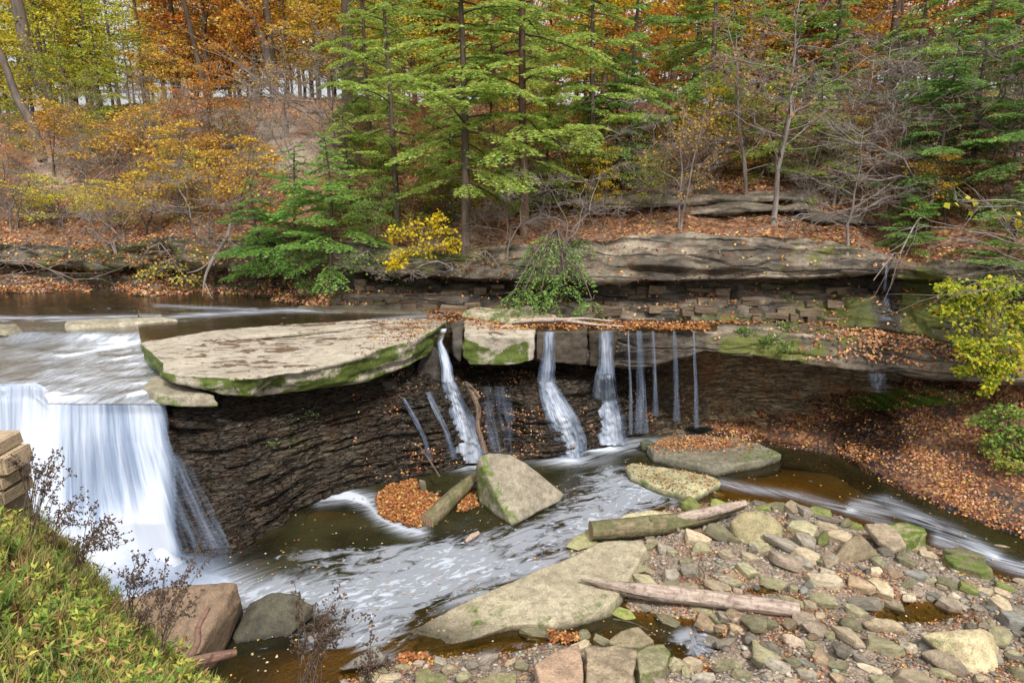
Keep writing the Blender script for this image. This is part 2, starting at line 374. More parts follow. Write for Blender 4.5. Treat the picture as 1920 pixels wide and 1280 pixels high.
# water surface: thin clear film over what lies below, turning murky with depth, foam on top
def water_mat(name, deep, tint, foamy=True, sc=1., rippl=.12, foamcol=(.5, .54, .62)):
    s = Nt(name); uv = s.n('ShaderNodeUVMap', uv_map='UV').outputs[0]
    rip = s.ma('ADD', s.noise(2.4*sc, 4, s.map(uv, (.8, 2.6, 1)), .6, 1.0), s.ma('MULTIPLY', s.noise(9*sc, 3, s.map(uv, (.7, 2, 1))), .25))
    nrm = s.bump(rip, rippl, .12)
    tr = s.n('ShaderNodeBsdfTransparent'); s.put(tr.inputs[0], tint)
    murk = s.pbr(s.mix(s.mr(s.noise(.8, 3), .4, .65), deep, tuple(q*.5 for q in deep)), .5, nrm, 0)
    m1 = s.n('ShaderNodeMixShader'); s.l(s.mr(s.attr('depth'), .05, 1., .0, .9), m1.inputs[0]); s.l(tr.outputs[0], m1.inputs[1]); s.l(murk, m1.inputs[2])
    gl = s.n('ShaderNodeBsdfGlossy'); gl.inputs['Roughness'].default_value = .09; s.l(nrm, gl.inputs['Normal'])
    fr = s.n('ShaderNodeFresnel'); fr.inputs[0].default_value = 1.33; s.l(nrm, fr.inputs['Normal'])
    m2 = s.n('ShaderNodeMixShader'); s.l(s.ma('MINIMUM', s.ma('MULTIPLY', fr.outputs[0], 1.3), 1.), m2.inputs[0]); s.l(m1.outputs[0], m2.inputs[1]); s.l(gl.outputs[0], m2.inputs[2])
    # foam
    fa = s.attr('foam')
    n1 = s.noise(1.5*sc, 7, s.map(uv, (.8, 1.9, 1)), .62, 1.0); n2 = s.noise(6*sc, 5, s.map(uv, (.7, 1.5, 1)), .65, .5)
    nn = s.ma('ADD', s.ma('MULTIPLY', n1, .65), s.ma('MULTIPLY', n2, .35))
    thr = s.ma('SUBTRACT', .70, s.ma('MULTIPLY', fa, .30))
    x = s.mr(s.ma('SUBTRACT', nn, thr), -.01, .075)
    soft = s.mr(s.noise(2.5*sc, 5, s.map(uv, (.4, 2.2, 1), (3, 1, 0)), .6, 1.), .35, .68, .42, .95)
    film = s.ma('MULTIPLY', s.mr(s.ma('ADD', s.ma('MULTIPLY', n1, .8), s.ma('MULTIPLY', n2, .2)), .60, .46) if False else s.mr(s.ma('SUBTRACT', n1, s.ma('SUBTRACT', .64, s.ma('MULTIPLY', fa, .30))), -.05, .10), .42)
    bl = s.mr(s.ma('SUBTRACT', s.noise(4.2*sc, 5, s.map(uv, (.75, 1.5, 1), (9, 2, 0)), .6, .7), s.ma('SUBTRACT', .72, s.ma('MULTIPLY', fa, .22))), -.05, .11)
    fm = s.ma('MAXIMUM', s.ma('MULTIPLY', film, s.mr(fa, .12, .5)), s.ma('MULTIPLY', s.ma('MULTIPLY', x, soft), bl)); fm = s.ma('MAXIMUM', fm, s.ma('MULTIPLY', bl, .72))
    st = s.attr('streak'); sn = s.mr(s.noise(2.6*sc, 5, s.map(uv, (.3, 2.6, 1)), .55, .8), .3, .75)
    fm = s.ma('MAXIMUM', fm, s.ma('MULTIPLY', st, s.ma('MAXIMUM', sn, s.mr(st, .75, 1.25))))
    fd = s.n('ShaderNodeBsdfDiffuse'); s.put(fd.inputs[0], foamcol)
    m3 = s.n('ShaderNodeMixShader'); s.l(s.ma('MINIMUM', fm, .97), m3.inputs[0]); s.l(m2.outputs[0], m3.inputs[1]); s.l(fd.outputs[0], m3.inputs[2])
    return s.end(m3.outputs[0])
M_pool = water_mat('pool_water', (.034, .032, .013), (.70, .56, .30))
M_river = water_mat('river_water', (.07, .05, .025), (.6, .48, .3), rippl=.1)
M_rapid = water_mat('rapid_water', (.035, .045, .045), (.35, .4, .38), sc=1.5, rippl=.35, foamcol=(.52, .56, .63))
def fall_mat(name, dens=.0, us=60, soft=.5):
    s = Nt(name); uv = s.n('ShaderNodeUVMap', uv_map='UV').outputs[0]
    a = s.noise(1, 5, s.map(uv, (us, 1.1, 1)), .65, .15); b = s.noise(1, 4, s.map(uv, (us*.22, .8, 1)), .5, .2); c = s.noise(1, 3, s.map(uv, (us*3, 2.2, 1)), .6)
    d = s.attr('dens')
    n = s.ma('ADD', s.ma('ADD', s.ma('MULTIPLY', a, .42), s.ma('MULTIPLY', b, .42)), s.ma('MULTIPLY', c, .16))
    al = s.mr(s.ma('ADD', n, s.ma('MULTIPLY', s.ma('SUBTRACT', d, .5), .85)), .5-soft*.3, .5+soft*.42)
    al = s.ma('MULTIPLY', al, s.mr(d, 0, .12))
    df = s.n('ShaderNodeBsdfDiffuse'); s.l(s.mix(s.mr(s.ma('ADD', n, s.ma('MULTIPLY', s.ma('SUBTRACT', d, .7), .35)), .42, .6), (.22, .28, .39), (.52, .56, .64)), df.inputs[0]); s.l(s.bump(s.ma('ADD', a, b), .5, .05), df.inputs['Normal'])
    tl = s.n('ShaderNodeBsdfTranslucent'); s.put(tl.inputs[0], (.45, .5, .58)); mm = s.n('ShaderNodeMixShader'); mm.inputs[0].default_value = .2
    s.l(df.outputs[0], mm.inputs[1]); s.l(tl.outputs[0], mm.inputs[2])
    tr = s.n('ShaderNodeBsdfTransparent'); m = s.n('ShaderNodeMixShader'); s.l(s.ma('MINIMUM', al, .985), m.inputs[0]); s.l(tr.outputs[0], m.inputs[1]); s.l(mm.outputs[0], m.inputs[2])
    return s.end(m.outputs[0])
M_fall = fall_mat('falling_water', us=55, soft=.55)
M_strand = fall_mat('thin_falling_water', us=9, soft=.8)

# ================================================================== LARGE STRUCTURE
def st_noise(p, k=12., a=1.):     # layered-rock relief
    x, y, z = p[..., 0], p[..., 1], p[..., 2]; w = z+.12*fbm(x*.5, y*.5, z*.2, 3)
    w = w+.035*fbm(x*1.6, y*1.6, z*.6, 3)
    q = w*k; j = np.floor(q); f = q-j; f = np.clip((f-.38)/.24, 0, 1)
    l0 = vn(x*.9+j*3.1, y*.9, j*7.3); l1 = vn(x*.9+(j+1)*3.1, y*.9, (j+1)*7.3)
    L = l0*(1-f)+l1*f+.35*vn(x*3.1, y*3.1, w*k*2.1+9)
    return a*L
# ---- far hillside with the cliff at its foot
HS = [(-300, 548, (530, 32.5), (500, 33), (496, 32.3), (452, 32.8), (430, 35), (395, 36.5), (300, 42), (215, 52)),
 (0, 548, (530, 32.5), (500, 33), (496, 32.3), (455, 32.8), (430, 35), (395, 36.5), (305, 42), (215, 52)),
 (160, 550, (534, 32), (503, 32.6), (498, 31.8), (462, 32.4), (436, 34.5), (398, 36), (300, 42), (205, 51)),
 (300, 553, (540, 31.2), (505, 32), (500, 31.2), (450, 32), (432, 34), (398, 35.5), (300, 41), (195, 50)),
 (480, 562, (552, 29.8), (508, 30.5), (503, 29.6), (450, 30.5), (425, 32), (395, 34), (285, 39), (180, 48)),
 (650, 575, (572, 27.8), (509, 28.6), (505, 27.6), (452, 28.3), (428, 30.5), (395, 32.5), (285, 38), (190, 46)),
 (850, 585, (582, 26.6), (525, 27.4), (520, 26.4), (468, 27), (440, 29.5), (400, 31.5), (290, 37), (195, 45)),
 (1000, 592, (589, 25.8), (532, 26.8), (527, 25.8), (460, 26.4), (425, 29), (385, 30.5), (290, 36), (200, 44)),
 (1150, 599, (597, 24.9), (532, 26.2), (526, 25.2), (447, 25.8), (400, 29), (372, 29.5), (280, 35), (200, 43)),
 (1350, 604, (602, 24.5), (534, 25.8), (527, 24.8), (440, 25.4), (392, 28.5), (368, 29), (275, 34), (200, 42)),
 (1500, 606, (603, 24.4), (534, 25.5), (524, 24.5), (445, 25.2), (400, 28), (372, 28.5), (275, 33), (195, 41)),
 (1640, 614, (610, 23.7), (530, 24.9), (515, 23.9), (472, 24.4), (420, 27), (385, 28), (280, 32), (190, 40)),
 (1700, 622, (618, 23.1), (550, 24.4), (525, 23.9), (492, 24.3), (430, 26), (390, 27), (280, 31), (185, 39)),
 (1800, 634, (631, 22), (550, 23.3), (522, 22.2), (490, 22.6), (440, 24.5), (390, 25.5), (270, 30), (180, 38)),
 (1950, 641, (638, 21.7), (550, 22.8), (522, 21.8), (488, 22.2), (430, 24), (380, 25), (260, 29), (175, 37)),
 (2300, 657, (653, 20.8), (555, 22), (522, 21), (480, 21.4), (420, 23), (370, 24), (250, 28), (170, 36))]
C = []
for s in HS:
    px = s[0]; r1 = P(px, s[1], z=4.5); row = [r1+np.array((0, .3, -.7)), r1]+[P(px, a, Y=b) for a, b in s[2:]]; row[3] = row[3]+np.array((0, .3, .05))
    rg = row[-1]; row.append(rg+np.array((rg[0]*.5, 25, 1.9))); row.append(rg+np.array((rg[0]*1.3, 90, 5.5)))
    C.append(row)
NTS = [2, 4, 22, 4, 40, 14, 12, 30, 30, 18, 6]
G = loft(C, 560, NTS); r5 = sum(NTS[:5])
nrm = grid_normals(G); nrm *= -np.sign(nrm[:, :, 1:2].mean())*1.0
if nrm[:, :, 1].mean() > 0: nrm = -nrm
rid = np.arange(G.shape[1]); rockw = np.clip((r5+3-rid)/6., 0, 1)[None]; pxg, pyg, _ = proj(G)
rough_hill = .5*fbm(G[..., 0]*.28, G[..., 1]*.28, G[..., 2]*.28, 5)+.25*fbm(G[..., 0]*1.1, G[..., 1]*1.1, G[..., 2]*1.1, 3)
upl = np.exp(-((rid-(r5+NTS[5]+NTS[6]*.6))/7.)**2)[None]*np.clip((pxg-850)/250, 0, 1)
rock = st_noise(G*np.array((.45, .45, 1)), 1.5, .42)+st_noise(G, 4., .12)+.16*fbm(G[..., 0]*.5, G[..., 1]*.5, G[..., 2]*1.2, 4)
low = (rid < sum(NTS[:3]))[None]*1.
blk = .10*np.sign(vn(G[..., 0]*1.1, G[..., 1]*.3, np.floor(G[..., 2]*3.2)*7.7))
leftw = np.clip((560-pxg)/200, 0, 1)
disp = rockw*(rock*(.75+.7*leftw)+low*blk)+(1-rockw)*(rough_hill+upl*st_noise(G, 6., .35))
G = G+nrm*disp[..., None]
mossg = blobs(pxg, pyg, [(1590, 590, 110, 34, 1.2), (1725, 575, 55, 60, 1.3), (1400, 610, 90, 16, .6), (1250, 575, 60, 20, .25), (1750, 570, 70, 45, .55), (1350, 600, 60, 18, .35), (1110, 560, 60, 40, .2), (700, 500, 160, 40, .12), (250, 480, 160, 30, .18), (1560, 470, 80, 22, .4), (1450, 535, 260, 8, .4), (840, 480, 120, 15, .35), (1200, 440, 200, 8, .3), (1500, 500, 60, 20, .25)])+.22*np.clip((1080-pxg)/200, 0, 1)+.14*np.clip((600-pxg)/150, 0, 1)
wetg = blobs(pxg, pyg, [(1665, 590, 28, 60, 1.2), (700, 545, 260, 28, .75), (1000, 560, 120, 30, .7), (1330, 560, 260, 30, .35), (1650, 520, 40, 20, .8), (1560, 530, 80, 10, .7)])+.2*(rid < sum(NTS[:4]))[None]*np.clip((pxg-600)/100, 0, 1)+.3*np.clip((1100-pxg)/150, 0, 1)+.2*np.clip((600-pxg)/150, 0, 1)+.55*np.clip(fbm(G[..., 0]*1.5, G[..., 1], G[..., 2]*.15, 3)*2.5, 0, 1)
mossg *= 1-np.clip(blobs(pxg, pyg, [(1665, 590, 24, 70, 1.6)]), 0, 1)
a = G[:, :r5+1]
me = grid_mesh('far_cliff', a, M_cliff, smooth=False, attrs={'moss': mossg[:, :r5+1], 'wet': np.clip(wetg[:, :r5+1], 0, 1)})
far_cliff = link('far_cliff', me); tag(far_cliff, 'layered sandstone cliff with a jutting upper bed behind the upper stream', kind='structure')
SURF['cliff'] = bvh_of(me)
a = G[:, r5:]
me = grid_mesh('hillside', a, M_hill, attrs={'moss': np.zeros(a.shape[:2])-.3, 'bare': np.clip(blobs(pxg, pyg, [(540, 275, 110, 55, 1.3), (430, 250, 60, 30, .7), (90, 320, 60, 40, .8), (230, 330, 80, 30, .6), (660, 230, 60, 30, .6)])[:, r5:]*(1+1.3*fbm(a[..., 0]*.5, a[..., 1]*.5, 0, 3)), 0, 1)})
hillside = link('hillside', me); tag(hillside, 'steep wooded hillside covered in fallen leaves', kind='structure'); SURF['hill'] = bvh_of(me)
HG = G[:, r5:]

for lab, x0, x1, y0, th in (('long dark rock ledge jutting from the leafy hillside above the cliff', 930, 1560, 383, 11), ('short rock ledge under the brown-leaved tree', 1290, 1560, 402, 7), ('small ledge near the bare tree', 1480, 1640, 418, 8)):
    C = []
    for q in np.linspace(x0, x1, 14):
        h = hit(q, y0+6*math.sin(q*.012), ['hill'])[0]; k = min(1, (q-x0)/60, (x1-q)/60); f = h[1]/1280; up_ = np.array((0, 0, 1.)); w = .5*k+.05; t_ = th*f*(.3+.7*k)
        C.append([h+up_*t_+np.array((0, 1.4, .35)), h+up_*t_+np.array((0, -w*.4, .1)), h+np.array((0, -w, t_*.6)), h+np.array((0, -w, -.0)), h+np.array((0, 1.2, -.02)), h+np.array((0, 1.5, -.4))])
    g_ = loft(C, 150, [6, 3, 4, 6, 3]); n_ = grid_normals(g_); g_ = g_+n_*(st_noise(g_, 6., .12)+.2*fbm(g_[..., 0]*.9, g_[..., 1], g_[..., 2], 4))[..., None]
    tag(link('rock_ledge', grid_mesh('rock_ledge', g_, M_cliff, attrs={'moss': np.full(g_.shape[:2], .12), 'wet': np.full(g_.shape[:2], .35)})), lab, kind='structure')
# ---- bedded blocks in the lower band of the far cliff, each stone on its own
bm_v = []
def block_mesh(i):
    bm = bmesh.new(); bmesh.ops.create_cube(bm, size=1)
    bmesh.ops.bevel(bm, geom=bm.edges[:], offset=.05, segments=1, affect='EDGES')
    r = random.Random(i)
    for v in bm.verts: v.co += Vector((r.uniform(-.05, .05), r.uniform(-.09, .09), r.uniform(-.07, .07)))
    me = bpy.data.meshes.new('rock_block'); bm.to_mesh(me); bm.free(); me.materials.append(M_block); return me
bms = [block_mesh(i) for i in range(6)]
nb = 0
for rowi, pyr in enumerate((543, 555, 568, 581, 592)):
    px = 655+random.uniform(0, 20)
    while px < 1560:
        wpx = random.choice((22, 30, 38, 48, 60)); h = hit(px+wpx/2, pyr+np.interp(px, [650, 1000, 1300, 1600], [-14, -4, 2, 3]), ['cliff'])
        if h is not None and random.random() < .42 and nb < 230 and h[0][2] > 4.55:
            sc = h[0][1]/1280*1.0; o = link('rock_block', random.choice(bms), far_cliff)
            o.location = h[0]+np.array((0, random.uniform(.0, .14), random.uniform(-.1, .1))); o.scale = (wpx*sc*random.uniform(.7, .98), random.uniform(.2, .7), random.uniform(7, 16)*sc)
            o.rotation_euler = (random.uniform(-.05, .05), random.uniform(-.07, .07), random.uniform(-.25, .25)); nb += 1
        px += wpx

# ---- the wall under and around the falls
CW = [[(-500, 750, 0, 3.85), (-500, 850, 16.9), (-500, 970, 15.8), (-500, 1090, 0, 0)],
 [(200, 752, 0, 3.8), (200, 850, 17.1), (205, 970, 16.1), (210, 1085, 0, 0)],
 [(320, 762, 0, 3.8), (345, 850, 17.1), (380, 960, 16.5), (430, 1042, 0, 0)],
 [(400, 760, 17.8), (430, 840, 17.6), (470, 930, 17.3), (500, 1000, 0, 0)],
 [(520, 735, 18.9), (530, 800, 18.6), (545, 890, 18.5), (560, 958, 0, 0)],
 [(620, 710, 20.1), (620, 780, 19.7), (620, 870, 19.6), (630, 927, 0, 0)],
 [(700, 700, 21.1), (700, 760, 20.7), (700, 850, 20.5), (705, 907, 0, 0)],
 [(770, 690, 22.3), (775, 722, 21.6), (785, 800, 21.2), (795, 890, 0, 0)],
 [(840, 690, 24), (840, 719, 22.2), (855, 800, 21.7), (870, 876, 0, 0)],
 [(930, 690, 24.6), (930, 722, 23.4), (935, 790, 23.2), (935, 862, 0, 0)],
 [(985, 690, 24.6), (985, 716, 23.1), (995, 790, 22.5), (1000, 862, 0, 0)],
 [(1050, 690, 24.6), (1045, 715, 23.1), (1060, 790, 22.6), (1080, 855, 0, 0)],
 [(1120, 690, 24.6), (1120, 713, 23.6), (1120, 780, 23.4), (1125, 838, 0, 0)],
 [(1185, 695, 25.2), (1185, 722, 24.7), (1185, 770, 24.5), (1190, 822, 0, 0)],
 [(1300, 690, 26.6), (1300, 715, 26.5), (1300, 760, 26), (1310, 804, 0, 0)],
 [(1420, 690, 27), (1420, 730, 27), (1420, 770, 26.3), (1430, 812, 0, 0)],
 [(1550, 700, 26.6), (1550, 740, 26.4), (1550, 780, 25), (1560, 815, 0, 0)],
 [(1680, 710, 25), (1680, 745, 24.6), (1680, 785, 23.6), (1700, 830, 0, 0)],
 [(1850, 716, 24), (1850, 745, 23.5), (1850, 790, 22.6), (1850, 860, 0, 0)],
 [(2300, 730, 22), (2300, 760, 21), (2300, 800, 20.5), (2300, 900, 0, 0)]]
C = []
for s in CW:
    r = [P(a[0], a[1], z=a[3]) if len(a) == 4 else P(a[0], a[1], Y=a[2]) for a in s]
    t0 = r[0].copy(); t0[2] = 4.2 if s[0][0] > 390 else 3.7; t0[1] += .15 if s[0][0] > 390 else 1.2
    if s[0][0] < 390: r[0][2] -= .15; r[0][1] += .25; r[1][1] += .35; r[2][1] += .3
    C.append([t0]+r+[r[-1]+np.array((0, -.25, -.8))])
G = loft(C, 760, [14, 20, 60, 70, 8])
nrm = grid_normals(G)
if nrm[:, :, 1].mean() > 0: nrm = -nrm
d = st_noise(G, 9., .11)+st_noise(G, 3.5, .10)+.16*fbm(G[..., 0]*1.1, G[..., 1]*1.1, G[..., 2]*1.6, 5)+.07*fbm(G[..., 0]*5, G[..., 1]*5, G[..., 2]*12, 3)
G = G+nrm*d[..., None]; px, py, _ = proj(G)
moss = blobs(px, py, [(600, 770, 60, 25, .5), (620, 840, 90, 60, .42), (530, 800, 60, 60, .3), (470, 850, 50, 60, .25), (1240, 730, 60, 30, .2), (1370, 720, 90, 30, .15)])
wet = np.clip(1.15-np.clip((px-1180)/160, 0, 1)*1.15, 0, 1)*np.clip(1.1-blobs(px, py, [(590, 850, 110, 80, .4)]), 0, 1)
me = grid_mesh('falls_cliff', G, M_shale, smooth=False, attrs={'moss': moss, 'wet': wet, 'shade_lift': np.clip((px-1200)/150, 0, 1)})  # right-hand wall colour is lightened to offset the shade under the ledge
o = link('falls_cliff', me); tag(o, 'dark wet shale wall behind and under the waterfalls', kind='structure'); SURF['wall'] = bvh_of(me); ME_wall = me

# ---- cap rock shelf and right hand overhanging ledge
SH = [(800, (600, 4.5), (655, 23.6)), (870, (620, 4.45), (668, 23.3)), (1000, (622, 4.45), (676, 23.2)), (1100, (620, 4.45), (686, 23.1)), (1200, (622, 4.45), (690, 23.1)), (1300, (620, 4.45), (668, 23.0)),
      (1345, (624, 4.45), (662, 22.8)), (1500, (630, 4.35), (683, 22.6)), (1640, (652, 4.05), (701, 22.0)), (1740, (668, 3.95), (710, 21.6)), (1850, (690, 3.75), (719, 21.0)), (2000, (702, 3.7), (730, 20.6)), (2300, (722, 3.6), (750, 19.8))]
C = []
for px, (ya, za), (yb, Yb) in SH:
    e = P(px, ya, z=za); b = P(px, yb, Y=Yb); bk = P(px, np.interp(px, [800, 1345, 1640, 1800, 2300], [588, 602, 610, 631, 653]), Y=np.interp(px, [800, 1345, 1640, 1800, 2300], [27, 24.8, 24, 22.4, 21]))
    bk[2] = 4.42; m = (bk+e)/2; m[2] += -.02 if px < 1340 else .05
    f = (e+b)/2+np.array((0, -.12, 0)); u = b+np.array((0, 1.6, .18)); u2 = b+np.array((b[0]*.1, 4.2, .45))
    C.append([bk+np.array((0, 1, 0)), bk, m, e, f, b, u, u2])
G = loft(C, 460, [2, 14, 14, 9, 9, 8, 6], 1); nrm = grid_normals(G)
if (nrm[:, 15, 2]).mean() < 0: nrm = -nrm
px, py, _ = proj(G)
top = np.zeros(G.shape[1]); top[:30] = 1
amp = np.where(top[None] > 0, np.clip((px-1330)/80, .15, 1), 1)
d = .2*fbm(G[..., 0]*.8, G[..., 1]*.8, G[..., 2]*1.6, 4)+st_noise(G, 4., .07)
G = G+nrm*(d*amp)[..., None]
moss = blobs(px, py, [(1390, 645, 70, 26, .75), (1480, 660, 60, 22, .65), (1240, 625, 60, 6, .3), (1600, 640, 60, 10, .5), (1560, 660, 40, 12, .4), (1840, 690, 60, 15, .2), (1560, 625, 70, 10, .35)])
wet = np.clip(blobs(px, py, [(1150, 650, 170, 60, 1.1), (900, 640, 120, 60, .9), (1650, 660, 50, 40, 1.), (1650, 700, 60, 20, .8)]), 0, 1)
me = grid_mesh('rock_shelf', G, M_cliff, attrs={'moss': moss, 'wet': wet}); ME_shelf = me
o = link('rock_shelf', me); tag(o, 'cap rock shelf whose overhanging edge carries the small falls', kind='structure'); SURF['shelf'] = bvh_of(me)

# ---- leaf covered bank on the right
BK = [((1310, 805), (1315, 800, 25.2), (1318, 795, 25.6)), ((1380, 818), (1375, 803, 25.2), (1370, 788, 26.2)), ((1480, 838), (1475, 805, 24.8), (1470, 770, 26.2)), ((1560, 852), (1550, 800, 24.4), (1560, 762, 25.6)),
      ((1620, 885), (1610, 815, 23.3), (1640, 752, 24.8)), ((1710, 928), (1700, 830, 22.2), (1730, 738, 23.6)), ((1810, 968), (1800, 850, 21.0), (1840, 727, 22.2)), ((1930, 1004), (1920, 860, 20.1), (1940, 722, 21.4)),
      ((2080, 1050), (2060, 880, 19.2), (2080, 718, 20.8)), ((2400, 1150), (2350, 900, 18), (2350, 715, 20))]
C = []
for e, m, t in BK:
    a = P(*e, z=0); C.append([a+np.array((-.3, -.6, -.5)), a, P(m[0], m[1], Y=m[2]), P(t[0], t[1], Y=t[2]), P(t[0], t[1], Y=t[2])+np.array((0, 3, .3))])
G = loft(C, 300, [6, 44, 44, 6], 2); nrm = grid_normals(G)
if nrm[:, 30, 2].mean() < 0: nrm = -nrm
w = G[..., 2]+.25*G[..., 0]*.3+.1*fbm(G[..., 0]*.6, G[..., 1]*.6, 0, 3)
d = .28*np.abs(vn(G[..., 0]*.2, G[..., 1]*.2, w*6))+.05*fbm(G[..., 0]*3, G[..., 1]*3, G[..., 2]*3, 3)+.15*fbm(G[..., 0]*.5, G[..., 1]*.5, G[..., 2]*.5, 3)
G = G+nrm*d[..., None]; px, py, _ = proj(G)
moss = blobs(px, py, [(1720, 743, 110, 14, 1.3), (1660, 757, 70, 12, 1.)]); wet = np.clip(blobs(px, py, [(1640, 800, 70, 50, 1.3), (1600, 850, 100, 60, .7)])+np.clip((py-np.interp(px, [1310, 1480, 1620, 1710, 1810, 1930], [790, 822, 868, 912, 952, 988]))/12, 0, 1), 0, 1)
me = grid_mesh('leaf_covered_bank', G, M_bank, attrs={'moss': moss, 'wet': wet}); ME_bank = me
o = link('leaf_covered_bank', me); tag(o, 'layered rock bank thick with fallen leaves beside the stream', kind='structure'); SURF['bank'] = bvh_of(me)

# ---- bed of the lower stream, with the gravel bar
BARPX = [(1075, 1035), (1130, 1000), (1180, 965), (1290, 948), (1400, 938), (1500, 955), (1570, 968), (1640, 1000), (1730, 1020), (1790, 1050), (1860, 1078), (1960, 1105), (2200, 1170), (2500, 1400), (1900, 1700), (600, 1700), (610, 1290), (690, 1262), (740, 1240), (820, 1226), (940, 1222), (1040, 1205), (1150, 1200), (1210, 1180), (1180, 1130), (1195, 1080), (1150, 1050)]
BAR = np.array([P(a, b, z=0)[:2] for a, b in BARPX])
PUD = [(1715, 1150, 90, 26, .62), (1430, 1108, 40, 16, .5), (1310, 1200, 46, 28, .7), (1180, 1172, 90, 18, .5), (1250, 1190, 60, 22, .5), (1265, 1230, 26, 16, .22), (1400, 1262, 40, 18, .3), (1890, 1245, 30, 20, .2), (1330, 1270, 20, 14, .2)]
SHAL = [(600, 945, 120, 24, .8), (480, 1030, 60, 22, .7), (1500, 885, 230, 55, .42), (1400, 915, 100, 20, .2), (600, 1240, 180, 50, .35), (780, 1190, 120, 20, .3), (880, 1010, 60, 14, .35)]
def bedz(x, y):
    d = sdist(x, y, BAR)+.25*fbm(x*.9, y*.9, 0, 3)
    z = np.where(d > 0, .34*(1-np.exp(-d*.6)), -1.1*(1-np.exp(d*.38)))
    px, py, _ = proj(np.stack([x, y, x*0], -1))
    z = z-blobs(px, py, PUD)+np.where(py > 1080, blobs(px, py, [(1500, 1290, 500, 60, .12)]), 0)
    z = np.where(d < -.2, np.minimum(z+blobs(px, py, SHAL), np.maximum(z, -.16)), z)
    return z+.07*fbm(x*1.4, y*1.4, 3, 4)+.02*fbm(x*6, y*6, 1, 3)
def regrid(x0, x1, y0, y1, nx, ny):
    X, Y = np.meshgrid(np.linspace(x0, x1, nx), np.linspace(y0, y1, ny), indexing='ij'); return X, Y
X, Y = regrid(-18, 26, 5, 28, 440, 260); Z = bedz(X, Y)
me = grid_mesh('stream_bed', np.stack([X, Y, Z], -1), M_bed); ME_bed = me
o = link('stream_bed', me); tag(o, 'stony stream bed rising into the gravel bar', kind='structure'); SURF['bed'] = bvh_of(me)
ZBED = Z

# ---- lower pool
X, Y = regrid(-18, 26, 5, 27.5, 440, 260); Z = bedz(X, Y); px, py, _ = proj(np.stack([X, Y, X*0], -1))
foam = blobs(px, py, [(640, 1115, 170, 38, .9), (830, 1085, 160, 42, .88), (470, 1115, 90, 26, 1.1), (1000, 1060, 150, 22, .72), (1150, 990, 80, 40, .62), (1215, 915, 60, 34, 1.05), (1100, 960, 90, 40, .62), (1010, 1010, 110, 28, .68), (700, 1165, 70, 40, .7), (650, 1040, 120, 22, .5), (850, 1030, 110, 24, .7),
    (690, 1200, 60, 20, .5), (1130, 900, 60, 35, .45), (600, 1200, 50, 30, .45), (1330, 1215, 60, 30, .48), (900, 1235, 80, 14, .52), (760, 1235, 50, 12, .7), (1010, 1215, 80, 12, .4), (1310, 952, 30, 10, .7), (1295, 1195, 50, 30, .42)])
foam -= blobs(px, py, [(600, 985, 110, 30, .5), (960, 1045, 50, 20, .3), (760, 1010, 60, 10, .2)])
streak = blobs(px, py, [(270, 1105, 170, 38, 1.6), (120, 1110, 200, 60, 1.5), (400, 1085, 70, 20, .5), (1190, 828, 100, 8, .75), (1110, 842, 50, 9, .8), (1300, 806, 28, 6, .9), (880, 872, 30, 6, .7), (1060, 862, 60, 8, .5)])
def stroke(px, py, pts, w, a):
    d = np.full(px.shape, 1e9); pts = np.asarray(pts, float)
    for i in range(len(pts)-1):
        p, q = pts[i], pts[i+1]; e = q-p; t = np.clip(((px-p[0])*e[0]+(py-p[1])*e[1])/(e**2).sum(), 0, 1); d = np.minimum(d, np.hypot(px-p[0]-t*e[0], py-p[1]-t*e[1]))
    return a*np.exp(-(d/w)**2)
streak += stroke(px, py, [(600, 935), (650, 928), (690, 945), (715, 972), (760, 992), (790, 998)], 12, 1.1)+stroke(px, py, [(640, 925), (700, 930)], 9, .6)
streak += stroke(px, py, [(1350, 905), (1420, 918), (1500, 930), (1580, 952), (1650, 975), (1700, 1000)], 7, .55)+stroke(px, py, [(1600, 945), (1660, 938), (1720, 965), (1800, 1000), (1870, 1040)], 9, .5)+stroke(px, py, [(1760, 1010), (1850, 1040), (1900, 1062), (1960, 1080)], 11, .85)+stroke(px, py, [(1590, 955), (1680, 960), (1760, 990)], 7, .5)
streak += blobs(px, py, [(880, 876, 40, 8, .6), (1070, 864, 50, 10, .7), (1140, 840, 60, 8, .8)])
streak += stroke(px, py, [(560, 1160), (640, 1110), (760, 1060)], 14, .35)+stroke(px, py, [(440, 1150), (480, 1110), (600, 1080)], 10, .6)
a0, a1 = P(450, 1130, z=0)[:2], P(1250, 920, z=0)[:2]; dr = (a1-a0)/np.linalg.norm(a1-a0)
right = px > 1300; b0, b1 = P(1350, 905, z=0)[:2], P(1900, 1062, z=0)[:2]; dr2 = (b1-b0)/np.linalg.norm(b1-b0)
wr = 1/(1+np.exp(-(px-1330)/25)); wx, wy = dr[0]*(1-wr)+dr2[0]*wr, dr[1]*(1-wr)+dr2[1]*wr
warp = .5*fbm(X*.3, Y*.3, 4, 2)
U = np.stack([np.where(right, X*dr2[0]+Y*dr2[1], X*dr[0]+Y*dr[1])+warp, np.where(right, -X*dr2[1]+Y*dr2[0], -X*dr[1]+Y*dr[0])+warp], -1)
zz = .02*fbm(X*1.5, Y*1.5, 0, 3)*np.clip(streak, 0, 1)
me = grid_mesh('pool_water', np.stack([X, Y, zz], -1), M_pool, uv=U.reshape(-1, 2), attrs={'depth': np.clip(-Z, 0, 1.2), 'foam': foam, 'streak': np.clip(streak, 0, 1.3)})
o = link('pool_water', me); tag(o, 'dark amber pool with drifting white foam below the falls', kind='structure')

